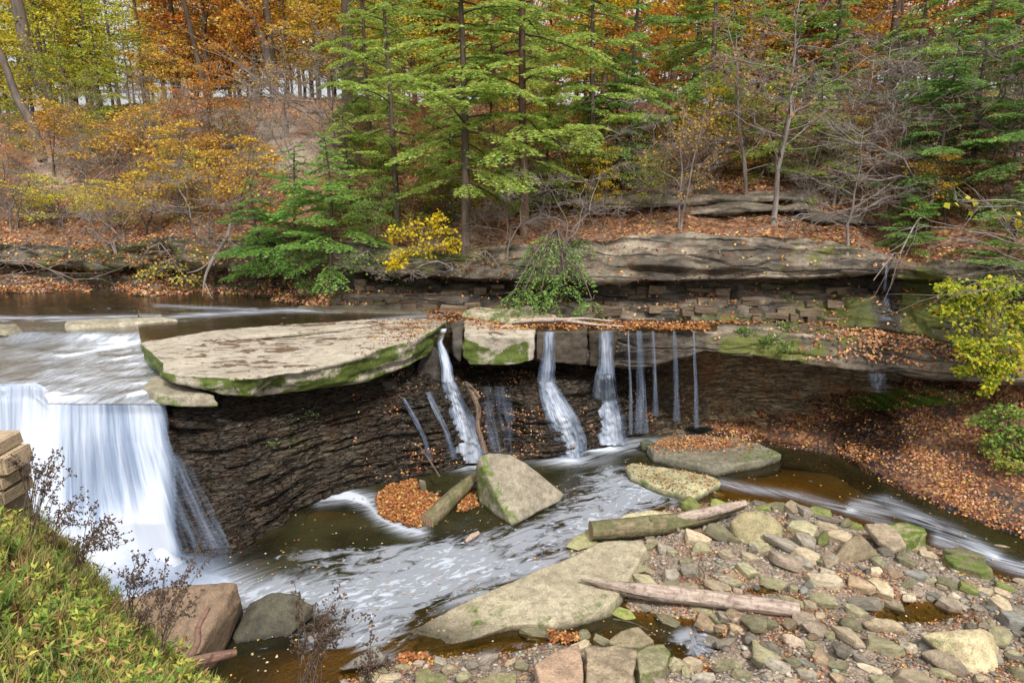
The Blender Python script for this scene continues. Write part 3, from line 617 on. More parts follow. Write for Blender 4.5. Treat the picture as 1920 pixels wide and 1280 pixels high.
# ---- upper stream, rapids, main fall
n = 420; pxs = np.linspace(-420, 1345, n); near = np.interp(pxs, [-420, 258, 264, 820, 850, 1345], [603, 603, 645, 630, 619, 619]); far = np.interp(pxs, [-420, 300, 480, 650, 850, 1150, 1345], [540, 545, 554, 566, 577, 590, 596])
m = 70; g = np.stack([[P(a, q+(w_-q)*j/(m-1), z=4.5) for j in range(m)] for a, q, w_ in zip(pxs, near, far)]); g[:, 0, 2] -= .02
px, py, _ = proj(g)
streak = stroke(px, py, [(290, 600), (340, 592), (430, 588), (520, 582), (640, 582)], 4, .8)+stroke(px, py, [(700, 600), (780, 593), (830, 592)], 3, .6)+stroke(px, py, [(290, 573), (360, 576), (480, 580)], 3, .5)+stroke(px, py, [(-300, 592), (60, 596), (180, 594), (300, 592)], 3, .8)+stroke(px, py, [(30, 610), (120, 600), (240, 604)], 2.5, .7)
foam = blobs(px, py, [(350, 580, 200, 14, .25), (100, 600, 300, 8, .45)])
me = grid_mesh('upper_stream', g, M_river, uv=(g[..., :2]*.9).reshape(-1, 2), attrs={'depth': np.full(px.shape, .55)*np.clip(1-(px-850)/200, .35, 1), 'foam': foam, 'streak': streak})
o = link('upper_stream', me); tag(o, 'brown upper stream sliding towards the falls', kind='structure')
C = []
for k in np.linspace(0, 1, 9):
    def q(r, y, z): return P(-450+(r+450)*k, y, z=z)
    C.append([q(262, 603, 4.5), q(268, 622, 4.44), q(285, 640, 4.22), q(315, 690, 4.05), q(312, 715, 4.02), q(322, 740, 3.97), q(322, 757, 3.86)])
G = loft(C, 260, [8, 12, 30, 14, 14, 10], 1); px, py, _ = proj(G)
G[..., 2] += .05*fbm(G[..., 0]*1.2, G[..., 1]*1.6, 0, 3)*np.clip((py-610)/20, 0, 1)*np.clip((752-py)/10, 0, 1)
st = blobs(px, py, [(190, 662, 100, 24, 1.2), (235, 645, 50, 16, .9), (30, 652, 60, 6, .6), (120, 720, 260, 22, .55), (250, 690, 50, 30, .5), (60, 690, 120, 30, .35), (100, 745, 300, 14, .9), (270, 735, 40, 20, .7), (150, 632, 120, 5, .45)])
sw = fbm(G[..., 0]*.9+.8*fbm(G[..., 0]*.5, G[..., 1]*.5, 1, 2), G[..., 1]*2.2-G[..., 0]*.8, 5, 4)
G[..., 2] += .07*sw*np.clip((py-606)/15, 0, 1)*np.clip((750-py)/10, 0, 1)
st = st*np.clip(.95+2.0*sw, .05, 1.8)+.5*np.clip((py-742)/10, 0, 1)
me = grid_mesh('rapids', G, M_rapid, uv=np.stack([G[..., 1]*.8+G[..., 0]*.55, G[..., 0]*.8-G[..., 1]*.3], -1).reshape(-1, 2), attrs={'depth': np.full(px.shape, .5), 'foam': st*.3, 'streak': st*.82})
o = link('rapids', me); tag(o, 'white streaked rapids above the main fall', kind='structure')
ROWS = [(750, 318, 3.9, None), (757, 322, 3.85, None), (775, 327, None, 17.1), (830, 340, None, 16.75), (900, 372, None, 16.2), (980, 415, None, 15.6), (1045, 445, None, 15.2), (1095, 452, 0, None)]
C = []
for k in np.linspace(0, 1, 22):
    row = []
    for y, r, z, Yv in ROWS:
        yy = y-(38 if y > 1000 else 0)*max(0, (k-.85)/.15)*(1 if y > 1060 else .5)
        back = max(0, (k-.8)/.2)
        fl = max(0, (k-.72)/.28)**1.6; xx = -450+768*k+(r-318)*fl
        dy = -26*np.clip((95-xx)/30, 0, 1)*(y < 790)-10*np.clip((xx-95)/200, 0, 1)*0; yy += dy
        if z is not None: row.append(P(xx, yy, z=z if y > 800 else z-.0+dy*-.008))
        else: row.append(P(xx, yy, Y=Yv+.1*back-float(blobs(xx, y, [(60, 850, 70, 90, .5), (275, 960, 45, 60, .5), (170, 1000, 60, 50, .35), (-60, 950, 60, 60, .5)]))))
    C.append(row)
def sheet(name, C, ns, nts, dens, mat, amp=.08, useed=0, vs=1.):
    G = loft(C, ns, nts, 1); A, B = G.shape[:2]; u = np.linspace(0, 1, A)[:, None]*np.ones((1, B)); v = np.ones((A, 1))*np.linspace(0, 1, B)[None]
    nr = grid_normals(G)
    if nr[..., 1].mean() > 0: nr = -nr
    px, py, _ = proj(G)
    G = G+nr*(amp*fbm(u*14+useed, v*1.2, useed, 4)+amp*.6*fbm(u*50, v*2, useed+3, 2))[..., None]*np.clip(v*6, 0, 1)[..., None]
    return link(name, grid_mesh(name, G, mat, uv=np.stack([u+useed, v*vs], -1).reshape(-1, 2), attrs={'dens': dens(px, py, u, v)}))
def dmain(px, py, u, v):
    e = np.clip((np.interp(py, [750, 830, 900, 1000, 1060], [322, 326, 322, 335, 350])-px)/26, 0, 1)
    bright = blobs(px, py, [(300, 930, 30, 40, .35), (270, 1000, 70, 50, .4), (60, 870, 60, 120, .3), (160, 1030, 150, 60, .5), (230, 800, 90, 40, .1)])
    base = .70+bright-blobs(px, py, [(160, 900, 30, 80, .12)])
    return base*e+(1-e)*np.where(px < np.interp(py, [750, 830, 1060], [324, 345, 450]), .37, 0)*np.clip((np.interp(py, [750, 850, 950, 1045], [324, 375, 420, 448])-px)/12, 0, 1)*np.clip((py-800)/60, .2, 1)
o = sheet('waterfall', C, 420, [3, 6, 16, 20, 24, 20, 14], dmain, M_fall, .1)
tag(o, 'broad white curtain of falling water on the far left, the largest fall', 'waterfall')
for row in C:
    for q in row: q[1] += .22
def d2(px, py, u, v): return dmain(px, py, u, v)*np.where(px < 330, 1.05, .6)
o2 = sheet('water_curtain', C, 300, [3, 6, 16, 20, 24, 20, 14], d2, M_fall, .12, 5); o2.parent = o
# churning white water and spray at its foot
bmx = []
def mound(name, cx, cy, rx, ry, h, mat, parent=None):
    c = P(cx, cy, z=0); A, B = 60, 40; u, v = np.meshgrid(np.linspace(-1, 1, A), np.linspace(-1, 1, B), indexing='ij')
    X = c[0]+u*rx; Y = c[1]+v*ry; r = np.sqrt(u*u+v*v); Z = h*np.clip(1-r, 0, 1)**.8*(1+.5*fbm(X*1.5, Y*1.5, 0, 3))+.01
    return link(name, grid_mesh(name, np.stack([X, Y, Z], -1), mat, uv=np.stack([u, v], -1).reshape(-1, 2), attrs={'dens': np.clip(1.1-r, 0, 1)*1.1}), parent)
M_spray = fall_mat('churned_water', us=1.5, soft=1.2)
mound('churned_water', 150, 1075, 4., 1.4, 1.0, M_spray, o); mound('churned_water', 300, 1078, 1.7, 1., .6, M_spray, o); mound('churned_water', 60, 1000, 2.2, 1., 1.5, M_spray, o)

# ---- the small falls over the shelf
def strand(label, pts, wid, d0, d1, us=None, mat=M_strand, sd=1, step=0, cat='waterfall', group=None):
    # pts: (px, py, Y); wid: half widths in px of the photograph
    C = []
    for k in np.linspace(-1, 1, 7):
        C.append([P(a+k*w, b, Y=Yv+.06*k*k*(1 if step else 0)) for (a, b, Yv), w in zip(pts, wid)])
    def dn(px, py, u, v):
        e = np.clip(1-np.abs(u*2-1)**2+.45*fbm(u*5+sd, v*7, sd, 3)*(1-np.abs(u*2-1)**8), 0, 1)*(1-np.abs(u*2-1)**6)
        z = d0+(d1-d0)*v
        x = z*(.35+.65*e)
        return np.where(e < .04, 0, x)
    G = sheet('waterfall', C, 60, [max(4, int(abs(pts[i+1][1]-pts[i][1])/3)) for i in range(len(pts)-1)], dn, mat, .03, sd)
    if step:
        me = G.data; V = np.empty(len(me.vertices)*3, np.float32); me.vertices.foreach_get('co', V); V = V.reshape(-1, 3)
        V[:, 1] -= step*.45*np.clip(vn(V[:, 0]*9, 0, V[:, 2]*11)+.5*vn(V[:, 0]*22, 0, V[:, 2]*5), -.3, 1)
        me.vertices.foreach_set('co', V.ravel())
    tag(G, label, cat, group); return G
def wallY(px, py, off=.12, lim=None):
    h = hit(px, py, ['wall']); return (h[0][1]-off)
def auto(pts, off=.14):       # (px,py) on the wall, or (px,py,Y) as given
    return [(a[0], a[1], a[2] if len(a) > 2 else wallY(a[0], a[1], off)) for a in pts]
strand('narrow twisting fall beside the pale slab, dropping onto stepped rock', auto([(832, 616, 23.0), (824, 640, 22.6), (832, 665, 22.3), (838, 690, 22.0), (840, 716, 21.9)]), [7, 6, 10, 12, 14], .9, .92, sd=2)
strand('stepped white cascade below the narrow twisting fall', auto([(841, 716, 21.85), (850, 745), (862, 780), (875, 820), (880, 868)]), [15, 20, 27, 34, 38], .95, .85, sd=3, step=.12)
strand('thin trickle spread over dark rock left of the stepped cascade', auto([(802, 735), (818, 770), (838, 810), (852, 860)]), [7, 8, 8, 9], .62, .5, sd=4, step=.05)
strand('faint slanting trickle over the dark wall, leftmost of the small falls', auto([(755, 745), (775, 780), (795, 820), (808, 868)]), [5, 7, 6, 6], .58, .5, sd=5, step=.05)
strand('row of hair-thin drips under the ledge right of the dead branch', auto([(925, 724), (930, 770), (940, 810), (945, 850)], .3), [44, 40, 40, 34], .34, .3, sd=6)
strand('straight fall over the dark cap rock right of the mossy block', [(1030, 622, 22.75), (1029, 650, 22.65), (1026, 690, 22.6), (1024, 716, 22.6)], [12, 12, 17, 19], .72, .72, sd=7)
strand('slanting white cascade spreading down dark rock to the pool', auto([(1024, 716), (1036, 745), (1055, 785), (1068, 820), (1073, 858)]), [17, 26, 33, 34, 30], .86, .8, sd=8, step=.12)
strand('tall bright fall with a stepped white foot, middle of the small falls', [(1137, 620, 22.7), (1137, 670, 22.7), (1138, 700, 22.8)], [15, 17, 18], .66, .68, sd=9)
strand('stepped white cascade at the foot of the tall bright fall', auto([(1137, 672, 22.8), (1134, 710, 22.9), (1135, 750), (1140, 790), (1142, 834)]), [14, 21, 30, 36, 40], .88, .86, sd=10, step=.12)
for a, w, lab, d, yb in ((1178, 4, 'thin single thread of water, first right of the tall bright fall', .62, 815), (1198, 14, 'wide translucent veil of water right of the single thread', .5, 812), (1224, 7, 'faint curved veil of water between the wide veil and the forked thread', .48, 780), (1264, 7, 'thin forked thread of water falling clear of the ledge', .52, 790), (1301, 4.5, 'rightmost thread of water, landing on a round wet rock', .72, 802)):
    strand(lab, [(a, 620, 22.75), (a+(2 if w > 4.5 else 1), 660, 22.7), (a+4, 730, 22.7), (a+5, yb, 22.75)], [w*.5, w*.7, w*.9, w*1.25], d*.98, d*.82, sd=a*.1)
strand('tiny trickle in the mossy gully at the back right', [(1663, 498, 23.7), (1661, 520, 23.6), (1659, 545, 23.7)], [2.5, 3, 4], .6, .4, sd=33)
gs = []
for a_, b_ in ((1662, 548), (1662, 565), (1665, 582), (1664, 600)):
    h_ = hit(a_, b_, ['cliff', 'shelf']); gs.append((a_, b_, h_[0][1]-.12))
strand('dark wet film of water running down the mossy gully at the back right', gs, [8, 12, 15, 18], .34, .36, sd=34)
strand('faint drips hanging under the right-hand ledge', [(1650, 700, 21.9), (1650, 735, 21.9)], [28, 26], .36, .25, sd=35)

# ================================================================== ROCKS
def finish_rock(name, bm, vox, amp, nf, mat, up_moss=0, side_moss=0, extra=None, strata=0, smooth_it=0):
    me0 = bpy.data.meshes.new(name); bmesh.ops.recalc_face_normals(bm, faces=bm.faces[:]); bm.to_mesh(me0); bm.free()
    t = bpy.data.objects.new('tmp', me0); COL.objects.link(t); md = t.modifiers.new('r', 'REMESH'); md.mode = 'VOXEL'; md.voxel_size = vox
    if smooth_it: sm = t.modifiers.new('s', 'SMOOTH'); sm.iterations = smooth_it; sm.factor = .5
    dg = bpy.context.evaluated_depsgraph_get(); ev = t.evaluated_get(dg); me = bpy.data.meshes.new_from_object(ev); bpy.data.objects.remove(t); bpy.data.meshes.remove(me0)
    n = len(me.vertices); V = np.empty(n*3, np.float32); me.vertices.foreach_get('co', V); V = V.reshape(-1, 3).astype(float)
    N = np.empty(n*3, np.float32); me.vertices.foreach_get('normal', N); N = N.reshape(-1, 3)
    c = V.mean(0); c[2] = V[:, 2].min()
    d = amp*(fbm(V[:, 0]*nf, V[:, 1]*nf, V[:, 2]*nf*1.5, 5)+.5*np.minimum(0, fbm(V[:, 0]*nf*2.5, V[:, 1]*nf*2.5, V[:, 2]*nf*2.5, 2)))
    if strata: d = d+(1-np.abs(N[:, 2]))*st_noise(V, 5., strata)
    V = V+N*d[:, None]
    px, py, _ = proj(V)
    moss = side_moss*np.clip(1-np.abs(N[:, 2])*1.3, 0, 1)+up_moss*np.clip(N[:, 2], 0, 1)
    if extra: moss = moss+extra(px, py, V, N)
    wet = np.clip(1-(V[:, 2]-.02)/.1, 0, 1)*(V[:, 2] < .3)
    me.vertices.foreach_set('co', (V-c).astype(np.float32).ravel())
    for nm, v in (('moss', moss), ('wet', wet)):
        a = me.attributes.new(nm, 'FLOAT', 'POINT'); a.data.foreach_set('value', v.astype(np.float32))
    me.materials.clear(); me.materials.append(mat)
    me.polygons.foreach_set('use_smooth', np.ones(len(me.polygons), bool)); me.update()
    return link(name, me, None, c)
def prism_bm(top, bot):
    bm = bmesh.new(); a = [bm.verts.new(p) for p in top]; b = [bm.verts.new(p) for p in bot]; n = len(a)
    bm.faces.new(a); bm.faces.new(b[::-1])
    for i in range(n): bm.faces.new((a[i], b[i], b[(i+1) % n], a[(i+1) % n]))
    bmesh.ops.triangulate(bm, faces=bm.faces[:]); return bm
def hull_bm(pts):
    bm = bmesh.new()
    for p in pts: bm.verts.new(p)
    bmesh.ops.convex_hull(bm, input=bm.verts[:])
    for v in [v for v in bm.verts if not v.link_faces]: bm.verts.remove(v)
    return bm
def flat_rock(name, label, outline, z, th, mat=None, group=None, flare=.12, vox=.05, amp=.05, nf=1.6, side_moss=.35, up_moss=0, color=None, extra=None, strata=.03, cat='rock', zf=None):
    top = [P(a, b, z=(zf(a, b) if zf else z)) for a, b in outline]; c = np.mean(top, 0); bot = []
    for p in top:
        q = c+(p-c)*(1+flare); q[2] = p[2]-th; bot.append(q)
    o = finish_rock(name, prism_bm(top, bot), vox, amp, nf, mat or M_mstone, up_moss, side_moss, extra, strata, 2)
    if color: o.color = tuple(color)+(1,)
    return tag(o, label, cat, group)
# ---- the great pale slab
s = Nt('pale_slab_rock')
a = s.noise(.7, 5, None, .6, .5); b = s.noise(4, 6, None, .65); c = s.noise(30, 4, None, .7)
col = s.mix(s.mr(a, .35, .65), (.31, .27, .21), (.42, .37, .295)); col = s.mix(s.mr(b, .46, .72), col, (.24, .205, .155)); col = s.mix(.6, col, s.ramp(c, [(.3, .5), (.5, 1), (.7, 1.3)]), 'MULTIPLY')
pn = s.noise(1.5, 9, s.map(s.pos, (.75, 2.1, 1), (4, 2, 0), (0, 0, R(-20))), .62, .8)
pf = s.mr(s.ma('ADD', pn, s.ma('MULTIPLY', s.attr('patch'), .16)), .595, .615); pc = s.mix(s.noise(40, 3), (.07, .045, .03), (.16, .095, .055)); col = s.mix(s.ma('MULTIPLY', pf, s.mr(s.sep(s.geo.outputs['Normal'])[2], .8, .95)), col, pc)
mm = s.mr(s.ma('ADD', s.attr('moss'), s.ma('MULTIPLY', s.ma('SUBTRACT', s.noise(1.7, 7, None, .7, .4), .5), 2.2)), .35, .6)
mc = s.mix(s.noise(8, 4), (.03, .055, .008), (.13, .16, .03)); mc = s.mix(.6, mc, s.ramp(s.noise(50, 3), [(.3, .4), (.7, 1.5)]), 'MULTIPLY'); col = s.mix(mm, col, mc)
M_slab = s.end(s.pbr(col, .8, s.bump(s.ma('ADD', b, s.ma('ADD', s.ma('MULTIPLY', c, .3), s.ma('MULTIPLY', pf, .4))), .9, .07), .3))
TOP = [(266, 641, 4.75), (330, 629, 4.75), (400, 619, 4.75), (480, 612, 4.75), (560, 606, 4.75), (700, 598, 4.75), (800, 596, 4.75), (838, 600, 4.72), (812, 618, 4.72), (770, 637, 4.7), (704, 656, 4.7), (640, 675, 4.66), (590, 688, 4.6), (554, 697, 4.55), (500, 706, 4.55), (440, 708, 4.6), (396, 706, 4.62), (345, 704, 4.62), (304, 692, 4.64), (306, 680, 4.7), (285, 660, 4.72)]
BOT = {13: (494, 744, None), 14: (470, 745, None), 15: (420, 740, None), 16: (370, 728, None), 17: (330, 720, None), 18: (302, 706, None), 12: (560, 735, None), 11: (640, 716, None), 10: (690, 716, None), 9: (770, 686, None), 8: (805, 665, None), 7: (835, 630, None)}
top = [P(a, b, z=z) for a, b, z in TOP]; c = np.mean(top, 0); bot = []
for i, p in enumerate(top):
    if i in BOT: q = P(BOT[i][0], BOT[i][1], Y=p[1]+.05)
    else: q = p+np.array((0, 0, -.55))
    bot.append(q)
o = finish_rock('sandstone_slab', prism_bm(top, bot), .05, .05, 1.3, M_slab, 0, 0, lambda px, py, V, N: np.where(N[:, 2] < .6, .62+.7*fbm(V[:, 0]*.9, V[:, 1]*.9, V[:, 2]*3, 3), -.9)+blobs(px, py, [(430, 735, 60, 12, -.25), (300, 690, 20, 15, .2)]), .09, 0)
px, py, _ = proj(np.array([v.co for v in o.data.vertices])+np.array(o.location)); a = o.data.attributes.new('patch', 'FLOAT', 'POINT')
a.data.foreach_set('value', (blobs(px, py, [(470, 680, 70, 12, .8), (560, 640, 150, 18, .55), (380, 655, 60, 12, .7), (700, 610, 120, 10, .7), (640, 690, 60, 30, -.8), (330, 640, 60, 12, -.4)])).astype(np.float32))
tag(o, 'huge pale flat sandstone slab with brown patches, jutting out between the main fall and the small falls', 'slab'); SLAB = o
flat_rock('rock_lobe', 'low mossy rock lobe tucked under the left tip of the huge pale slab', [(268, 722), (285, 704), (315, 700), (350, 722), (400, 740), (330, 742), (290, 737)], 4.12, .3, vox=.05)
flat_rock('bedding_flake', 'thin broken bedding flake lying on top of the huge pale slab near its back edge', [(420, 622), (520, 614), (640, 607), (700, 606), (640, 614), (540, 624), (450, 630)], 4.85, .14, mat=M_slab, side_moss=0, vox=.045, amp=.03, flare=.03)
# rocks under its right end
for i, (lab, pts, col) in enumerate([('dark wet boulder wedged under the right end of the huge pale slab', [(790, 665), (812, 650), (830, 668), (834, 690), (826, 716), (795, 716), (780, 695)], (.35, .33, .35)),
        ('dark angular rock below the mossy side of the huge slab', [(660, 720), (700, 712), (735, 716), (742, 730), (690, 742), (640, 738)], (.3, .28, .27))]):
    p = []
    for a, b in pts: q = P(a, b, Y=22.4-i*1.3); p += [q, q+np.array((.1, .9, .0))]
    o = finish_rock('wedged_rock', hull_bm(p), .05, .06, 2, M_stone); o.color = (*col, 1); tag(o, lab, 'rock')
# ---- mossy block in the cap rock and the dark block to its right
def face_block(name, label, face, Y, depth, mat, amp, extra, lean=0, vox=.05, color=None):
    top = [P(a, b, Y=Y+(c if len(r) else 0)) for (a, b, *r) in face for c in [r[0] if r else 0]]
    pts = []
    for p in top: pts += [p, p+np.array((p[0]/Y*depth, depth, .0))]
    o = finish_rock(name, hull_bm(pts), vox, amp, 1.7, mat, 0, 0, extra, .03, 3)
    if color: o.color = tuple(color)+(1,)
    return tag(o, label, 'rock')
face_block('mossy_block', 'squared sandstone block covered in bright green moss between two small falls', [(872, 618, .45), (1004, 620, .5), (870, 628), (1003, 632), (868, 668), (900, 682), (955, 685), (1000, 676), (880, 683)], 22.5, 1.6, M_slab, .07, lambda px, py, V, N: np.clip((py-np.interp(px, [870, 890, 920, 935, 960, 1004], [630, 640, 648, 660, 640, 634]))/12, -.6, .6)+.05-blobs(px, py, [(1000, 660, 8, 60, .9)]))
face_block('dark_edge_block', 'dark water-stained rock block at the shelf edge right of the mossy block', [(1006, 624), (1100, 622), (1006, 676), (1100, 686)], 22.75, 1.5, M_stone, .08, lambda px, py, V, N: .0*px-.3+blobs(px, py, [(1018, 640, 6, 40, 1.)]), color=(.33, .29, .26))
face_block('dark_edge_block', 'dark rock block at the shelf edge beside the tall bright fall', [(1104, 622), (1160, 620), (1104, 688), (1150, 692)], 22.95, 1.5, M_stone, .08, lambda px, py, V, N: .0*px-.3, color=(.28, .24, .2))
face_block('dark_wet_boulder', 'rounded dark wet boulder left of the bright mossy block', [(845, 618, .3), (868, 612, .4), (850, 640), (868, 650), (862, 680), (850, 668)], 22.6, 1., M_stone, .1, lambda px, py, V, N: .0*px-.1, color=(.3, .29, .28))
# ---- flat mossy rocks lying on the shelf
flat_rock('mossy_slab', 'long flat mossy rock lying on the leaf-strewn shelf above the falls', [(872, 582), (890, 575), (960, 578), (1010, 582), (1042, 590), (1030, 597), (960, 598), (900, 588)], 4.72, .3, up_moss=.25, vox=.05)
flat_rock('small_boulder', 'small pale green boulder on top of the long flat mossy rock', [(976, 577), (988, 570), (998, 575), (1000, 580)], 4.95, .3, up_moss=.1, vox=.04, flare=.3)
flat_rock('river_ledge', 'thin pale flat rock breaking the upper stream, nearest the pale slab', [(125, 601), (200, 597), (300, 594), (330, 597), (240, 604), (130, 609)], 4.6, .2, side_moss=0, vox=.05)
flat_rock('river_ledge', 'thin pale flat rock breaking the upper stream at the left edge', [(-20, 606), (30, 606), (40, 614), (10, 619), (-30, 620)], 4.55, .2, side_moss=0, vox=.05)
flat_rock('river_ledge', 'dark low rock ledge along the far shore of the upper stream', [(560, 573), (640, 572), (720, 578), (800, 580), (800, 585), (700, 584), (600, 580)], 4.58, .2, side_moss=0, vox=.06, color=(.4, .37, .35))
# ---- boulders in the pool
def hull_rock(name, label, pts, vox=.05, amp=.05, nf=1.5, mat=None, color=None, side_moss=0, up_moss=0, extra=None, strata=0, sm=2, cat='rock'):
    o = finish_rock(name, hull_bm(pts), vox, amp, nf, mat or M_mstone, up_moss, side_moss, extra, strata, sm)
    if color: o.color = tuple(color)+(1,)
    return tag(o, label, cat)
hull_rock('wedge_boulder', 'tall wedge-shaped grey boulder with a green left face standing in the pool', [P(897, 857, z=1.45), P(915, 848, z=1.55), P(958, 851, z=1.45), P(986, 866, z=1.3), P(1058, 926, z=.22), P(1048, 940, z=.1), P(892, 880, z=1.0), P(960, 988, z=.02), P(898, 950, z=-.1), P(898, 940, z=-.3), P(960, 992, z=-.5), P(1060, 935, z=-.5), P(1010, 890, z=-.4)], vox=.05, amp=.05, nf=1.2, sm=1, side_moss=.05, color=(.86, .84, .86), extra=lambda px, py, V, N: np.where(px < 915+(py-860)*.5, .28, -.3)+blobs(px, py, [(1020, 955, 40, 14, .35)]))
flat_rock('leafy_slab', 'flat grey slab heaped with fallen leaves near the far end of the pool', [(1213, 835), (1240, 820), (1265, 812), (1380, 820), (1440, 838), (1466, 850), (1430, 862), (1390, 868), (1340, 876), (1280, 864), (1225, 850)], .3, .7, flare=.03, vox=.05, side_moss=.1, color=(.75, .78, .78), extra=lambda px, py, V, N: blobs(px, py, [(1420, 852, 40, 14, .5)]))
flat_rock('mossy_flat_rock', 'flat moss-green slab with a sharp right corner in the pool, nearer than the leafy slab', [(1171, 873), (1185, 867), (1260, 877), (1340, 893), (1352, 902), (1320, 918), (1300, 928), (1240, 915), (1185, 890)], .24, .5, flare=.04, vox=.05, up_moss=.1, side_moss=.2, color=(.8, .85, .7))
hull_rock('round_wet_rock', 'round black wet rock struck by the rightmost thread of water', [P(1280, 803, z=.1), P(1300, 797, z=.5), P(1325, 797, z=.5), P(1345, 806, z=.1), P(1310, 812, z=.0), P(1290, 800, z=-.3), P(1340, 802, z=-.3)], color=(.2, .2, .21))
hull_rock('dark_pool_rock', 'small dark blocky rock at the left end of the leafy slab', [P(1200, 828, z=.4), P(1215, 823, z=.45), P(1228, 830, z=.4), P(1226, 848, z=.0), P(1205, 848, z=0), P(1210, 830, z=-.4), P(1235, 835, z=-.4)], color=(.25, .3, .25))
hull_rock('small_pool_rock', 'small grey rock poking out of the pool beside the leaf raft', [P(785, 898, z=.5), P(798, 900, z=.45), P(800, 925, z=0), P(788, 925, z=0), P(795, 905, z=-.3)], color=(.5, .5, .45))
hull_rock('small_pool_rock', 'low brown rock at the right edge of the leaf raft', [P(803, 925, z=.15), P(822, 928, z=.15), P(828, 935, z=0), P(800, 935, z=0), P(810, 930, z=-.3)], color=(.6, .45, .35))
flat_rock('great_flat_slab', 'very long flat tan slab sloping into the foam in the middle of the near shore', [(1120, 1016), (1160, 1011), (1204, 1013), (1212, 1025), (1195, 1055), (1172, 1095), (1148, 1128), (1100, 1146), (1060, 1160), (1000, 1166), (960, 1170), (900, 1192), (850, 1206), (784, 1218), (776, 1206), (800, 1192), (742, 1190), (800, 1164), (900, 1115), (1000, 1070), (1075, 1042)], .3, .55, mat=M_mstone, flare=.05, vox=.045, amp=.05, nf=1.0, side_moss=.1, color=(1.12, 1.1, 1.05), extra=lambda px, py, V, N: blobs(px, py, [(950, 1150, 150, 35, .22), (840, 1190, 60, 20, .15), (1120, 1130, 50, 30, .2), (1150, 1040, 80, 30, -.3), (1050, 1070, 100, 20, -.25)]), zf=lambda a, b: .34-.3*np.clip((1150-a)/400, 0, 1)-.1*np.clip((b-1150)/60, 0, 1))
hull_rock('big_brown_boulder', 'big brown boulder with a flat tilted top at the foot of the grassy bank', [P(225, 1130, z=1.15), P(300, 1102, z=1.35), P(420, 1090, z=1.55), P(443, 1092, z=1.5), P(452, 1125, z=1.1), P(398, 1175, z=1.1), P(372, 1225, z=.85), P(250, 1240, z=.8), P(405, 1262, z=-.2), P(458, 1150, z=-.1), P(240, 1260, z=-.3), P(240, 1130, z=-.3), P(440, 1110, z=-.4)], vox=.045, amp=.04, nf=1.3, sm=1, mat=M_stone, color=(.95, .74, .6), extra=lambda px, py, V, N: np.where(N[:, 2] < .6, .1, -.1)+0*px)
hull_rock('dark_round_boulder', 'rounded dark wet boulder with foam around it, right of the big brown boulder', [P(435, 1195, z=.1), P(470, 1130, z=.5), P(510, 1108, z=.75), P(550, 1110, z=.75), P(588, 1135, z=.5), P(590, 1155, z=.2), P(540, 1195, z=.0), P(440, 1208, z=.0), P(450, 1190, z=-.4), P(585, 1160, z=-.4)], vox=.04, amp=.06, mat=M_stone, color=(.2, .21, .18), up_moss=-.1)
hull_rock('tilted_slate', 'thin blue-grey triangular rock leaning in the shallow water by the dry weeds', [P(628, 1258, z=.0), P(705, 1205, z=.42), P(722, 1228, z=.25), P(726, 1245, z=.05), P(640, 1256, z=.1), P(690, 1250, z=-.2)], vox=.03, amp=.02, mat=M_stone, color=(.72, .74, .8))
hull_rock('log_rest_rock', 'broad pale rock under the sawn log beside the pool', [P(1135, 985, z=.25), P(1175, 962, z=.45), P(1215, 955, z=.45), P(1270, 962, z=.4), P(1285, 985, z=.2), P(1150, 1000, z=.1), P(1150, 990, z=-.3), P(1290, 990, z=-.3)], amp=.04, color=(1.1, 1.1, .9), up_moss=.1)
hull_rock('low_green_rock', 'low smooth green rock at the water edge under the sawn end of the log', [P(1058, 1025, z=.1), P(1075, 1005, z=.25), P(1105, 990, z=.35), P(1125, 1000, z=.35), P(1118, 1022, z=.2), P(1085, 1033, z=.1), P(1065, 1025, z=-.3), P(1120, 1020, z=-.3)], amp=.05, color=(.8, .85, .6), up_moss=.25)
hull_rock('rounded_mossy_boulder', 'large rounded boulder furred with yellow-green moss on the bar', [P(1368, 975, z=.85), P(1392, 957, z=1.0), P(1420, 955, z=1.0), P(1450, 968, z=.9), P(1468, 990, z=.6), P(1462, 1030, z=.25), P(1440, 1038, z=.15), P(1385, 1018, z=.3), P(1370, 1000, z=.4), P(1380, 1000, z=0), P(1460, 1030, z=0), P(1400, 975, z=0), P(1466, 985, z=0)], amp=.05, sm=6, color=(.95, .9, .7), up_moss=.12, side_moss=.2)
hull_rock('arched_rock', 'dark saddle-shaped mossy rock arching over a hollow on the bar', [P(1552, 1058, z=.2), P(1575, 1025, z=.5), P(1602, 1003, z=.8), P(1612, 1000, z=.8), P(1632, 1020, z=.65), P(1650, 1040, z=.4), P(1640, 1048, z=.3), P(1560, 1062, z=.15), P(1640, 1035, z=.1), P(1590, 1030, z=.15)], vox=.035, amp=.05, color=(.65, .58, .5), side_moss=.2)
flat_rock('tilted_flat_stone', 'large flat grey-brown stone with a rusty tint lying right of the arched rock', [(1622, 980), (1660, 977), (1685, 995), (1700, 1020), (1675, 1030), (1645, 1010)], .62, .18, zf=lambda a, b: .62-(b-980)*.004, flare=.02, vox=.035, amp=.02, side_moss=.0, color=(.95, .85, .72), mat=M_stone)
flat_rock('mossy_brick_rock', 'squared rock with bright green moss on top behind the large flat stone', [(1655, 982), (1690, 978), (1735, 987), (1740, 1000), (1700, 1010), (1672, 1003)], .5, .45, up_moss=.4, side_moss=.4, vox=.04, flare=.02, color=(.8, .8, .6))
flat_rock('mossy_bar_rock', 'long low mossy rock at the stream edge on the far right of the bar', [(1770, 1040), (1800, 1036), (1850, 1055), (1862, 1066), (1840, 1070), (1790, 1058)], .35, .35, up_moss=.35, side_moss=.3, vox=.04, color=(.7, .7, .5))
